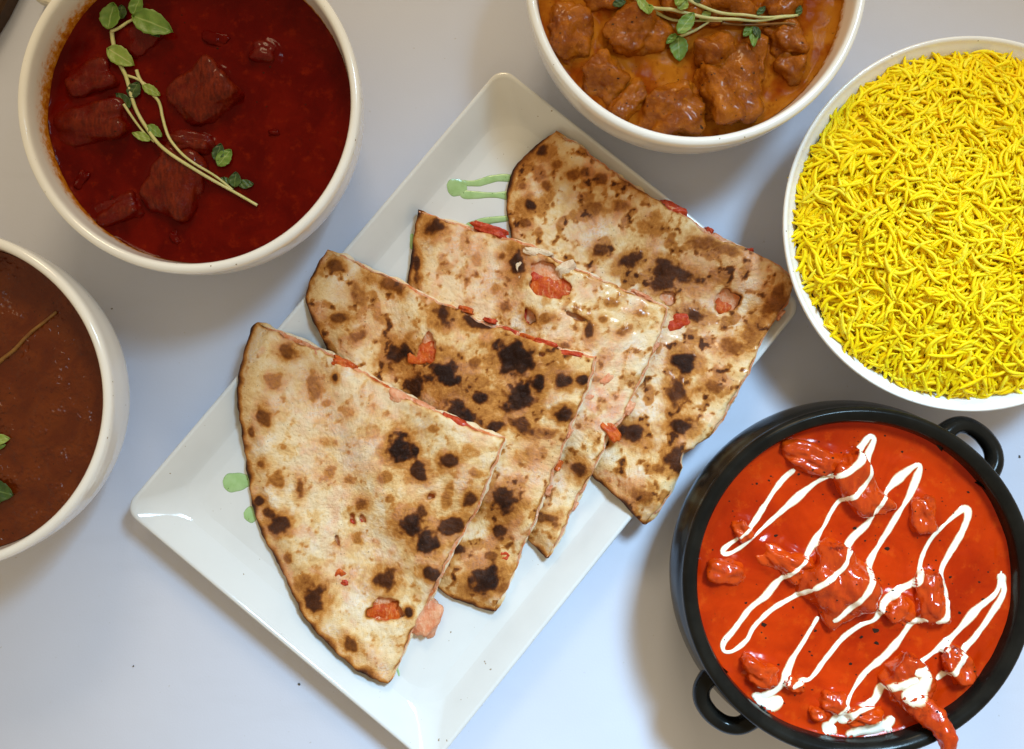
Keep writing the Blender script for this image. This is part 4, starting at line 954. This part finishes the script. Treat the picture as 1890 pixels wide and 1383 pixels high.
sprig('long pale green herb sprig with small leaves lying across the red curry',
    [([(530, 140), (538, 200), (560, 280), (600, 360), (622, 440), (652, 530), (700, 612), (762, 692), (832, 752), (922, 812), (1022, 872), (1132, 932), (1250, 1000)], .00105, 'stem'),
     ([(652, 330), (672, 382), (722, 440), (765, 490), (786, 572), (822, 662), (882, 742), (952, 802), (1052, 862), (1130, 925)], .00085, 'stem'),
     ([(530, 142), (575, 122), (615, 95), (655, 74)], .0009, 'stem'),
     ([(606, 358), (650, 372), (700, 402), (735, 430)], .0007, 'stem'),
     ([(602, 508), (640, 572), (690, 640), (742, 688)], .0007, 'stem')],
    [((530, 145), (560, 15), 100, 'leaf', .3, .1, .0030), ((590, 95), (600, 25), 60, 'leaf_dark', .2, .1, .0012), ((655, 75), (690, -15), 70, 'leaf', .4, .1, .0035), ((650, 78), (842, 150), 120, 'leaf', .25, .25, .0028),
     ((665, 85), (780, 178), 60, 'leaf_dark', .2, .2, .0012), ((528, 238), (655, 318), 92, 'leaf_light', .25, .2, .0026), ((700, 420), (785, 468), 48, 'leaf_light', .2, .15, .0022), ((640, 530), (572, 458), 60, 'leaf_dark', .2, .1, .0008), ((640, 480), (680, 405), 70, 'leaf_dark', .2, .1, .0012),
     ((742, 688), (648, 652), 42, 'leaf_light', .2, .1, .0016), ((725, 615), (795, 672), 50, 'leaf', .2, .1, .0012)],
    Z1, (530, 140))
def loose(label, leaves, zfun, kk, mk='leaf'):
    a = zfun(*leaves[0][0]); b = P(*a, .056); root = empty('loose_leaf', (b.x, b.y, .056)); tag(root, label, 'leaf', 'loose green leaves')
    for bs, tp, wd, m_, lf in leaves:
        p = zfun(*bs); q = zfun(*tp); z = max(zat(*p, 0), zat(*q, 0)) + lf; leaf(p, q, wd * kk, z, M[m_], root, .2, .1)
    return root
loose('pair of small green leaves right of the sprig in the red curry', [((1060, 790), (1085, 705), 60, 'leaf_dark', .0012), ((1070, 815), (1135, 735), 72, 'leaf', .0016)], Z1, K1)
loose('tiny dull green leaf cluster beside the sprig tip in the red curry', [((1150, 920), (1160, 845), 62, 'leaf_dark', .0009), ((1170, 905), (1245, 905), 46, 'leaf_dark', .0010), ((1130, 900), (1080, 875), 36, 'leaf_dark', .0007)], Z1, K1)
sprig('pale green herb sprig with oval leaves lying across the amber curry',
    [([(560, -60), (640, -10), (705, 32), (830, 62), (950, 90), (1100, 103), (1250, 108), (1370, 100), (1450, 92)], .0010, 'stem'),
     ([(820, -60), (890, 8), (980, 45), (1080, 74), (1200, 88), (1330, 96), (1470, 86)], .0009, 'stem'),
     ([(862, 182), (905, 165), (950, 146), (1015, 108)], .0008, 'stem'), ([(735, 52), (830, 92), (950, 98), (1080, 110)], .0008, 'stem'), ([(1080, 118), (1250, 124), (1380, 132), (1450, 142)], .0009, 'stem_sauce')],
    [((850, 175), (935, 66), 78, 'leaf', .25, .15, .0020), ((850, 188), (858, 318), 95, 'leaf', .25, .15, .0020), ((840, 180), (790, 228), 36, 'leaf', .5, .1, .0014), ((960, 100), (1022, 68), 50, 'leaf_light', .2, .1, .0024), ((690, 25), (698, 76), 58, 'leaf_light', .4, .1, .0020), ((640, -10), (700, 72), 48, 'leaf_light', .4, .1, .0018), ((895, 5), (850, 50), 60, 'leaf_light', .4, .1, .0024), ((870, -30), (840, 30), 52, 'leaf_light', .4, .1, .0020),
     ((1235, 138), (1190, 190), 46, 'leaf', .3, .1, .0012), ((1240, 140), (1245, 245), 46, 'leaf', .3, .1, .0012), ((1245, 140), (1275, 200), 40, 'leaf_dark', .3, .1, .0010), ((1262, 78), (1305, 35), 34, 'leaf_dark', .3, .1, .0012), ((1470, 85), (1490, 30), 34, 'leaf_dark', .3, .1, .0012), ((930, 5), (970, -20), 50, 'leaf_dark', .3, .1, .0012)],
    Z3, (900, 60))
loose('small dark herb leaf at the upper left of the amber curry', [((510, 25), (580, 8), 44, 'leaf_dark', .0008)], Z3, K3)
Z2 = zoomed(0, 420, 260 / 562); K2 = 260 / 562
loose('bright green leaf at the left photo edge in the brown curry', [((-60, 850), (38, 842), 50, 'leaf_light', .0018), ((-40, 880), (22, 868), 30, 'leaf', .0010)], Z2, K2)
loose('dark green leaf low in the brown curry at the left edge', [((-50, 1040), (52, 1068), 84, 'leaf_dark', .0012), ((-60, 1075), (10, 1090), 44, 'leaf', .0016)], Z2, K2)
v, f = tube(lay([Z2(*p) for p in [(-60, 585), (0, 525), (45, 490), (110, 420), (165, 375), (212, 335)]], .0001), .0011)
st = obj('sauced_twig', v, f, M['stem_sauce'], origin=v[0]); tag(st, 'sauce coated twig sunk slantwise in the brown curry', 'twig')

# ------------------------------------------------------------------ things cut by the corner, crumbs on the cloth
def slab(name, label, cat, pts, z0, z1, mat):
    q = [P(x, y, z1) for x, y in pts]; m = len(q); ce = sum(q, Vector()) / m; vs = []; fs = []
    for ins, z in ((.002, z0), (0, z0 + .0012), (0, z1 - .0012), (.0015, z1)):
        for p in q:
            d = (ce - p).normalized(); vs.append((p.x + d.x * ins, p.y + d.y * ins, z))
    for i in range(3):
        for k in range(m): fs.append((i * m + k, i * m + (k + 1) % m, (i + 1) * m + (k + 1) % m, (i + 1) * m + k))
    fs += [tuple(range(m))[::-1], tuple(range(3 * m, 4 * m))]
    o = obj(name, vs, fs, mat, origin=(ce.x, ce.y, 0), smooth=False); tag(o, label, cat); return o
slab('dark_tray', 'dark brown edge cut off in the top left corner', 'tray', [(14, -6), (0, 22), (-60, 120), (-160, 60), (-60, -120), (60, -100)], 0.0005, .012, M['wood'])
slab('cream_card', 'sliver of a cream card behind the red curry bowl at the top edge', 'card', [(64, -1), (130, 24), (190, -60), (120, -100)], .0005, .010, M['sheet'])
for i, (x, y, s, lb) in enumerate([(1882, 843, 3, 'tiny dark crumb on the cloth at the right edge beside the pot handle'), (1376, 262, 3, 'tiny dark crumb on the cloth below the amber curry bowl'),
                                   (206, 570, 2, 'tiny dark crumb on the cloth between the two left bowls'), (246, 1230, 2, 'tiny dark crumb on the cloth below the left platter corner'), (552, 1263, 3, 'tiny grey crumb on the cloth under the lower left platter edge')]):
    p = P(x, y, 0); z = drop(p.x, p.y, 0)
    lump('crumb', lb, 'crumb', x, y, s, s * 1.5, i, z, .0006, M['crumb_dark'], .2, .3, 400 + i, low=.0002, group='burnt crumbs', reg=False)
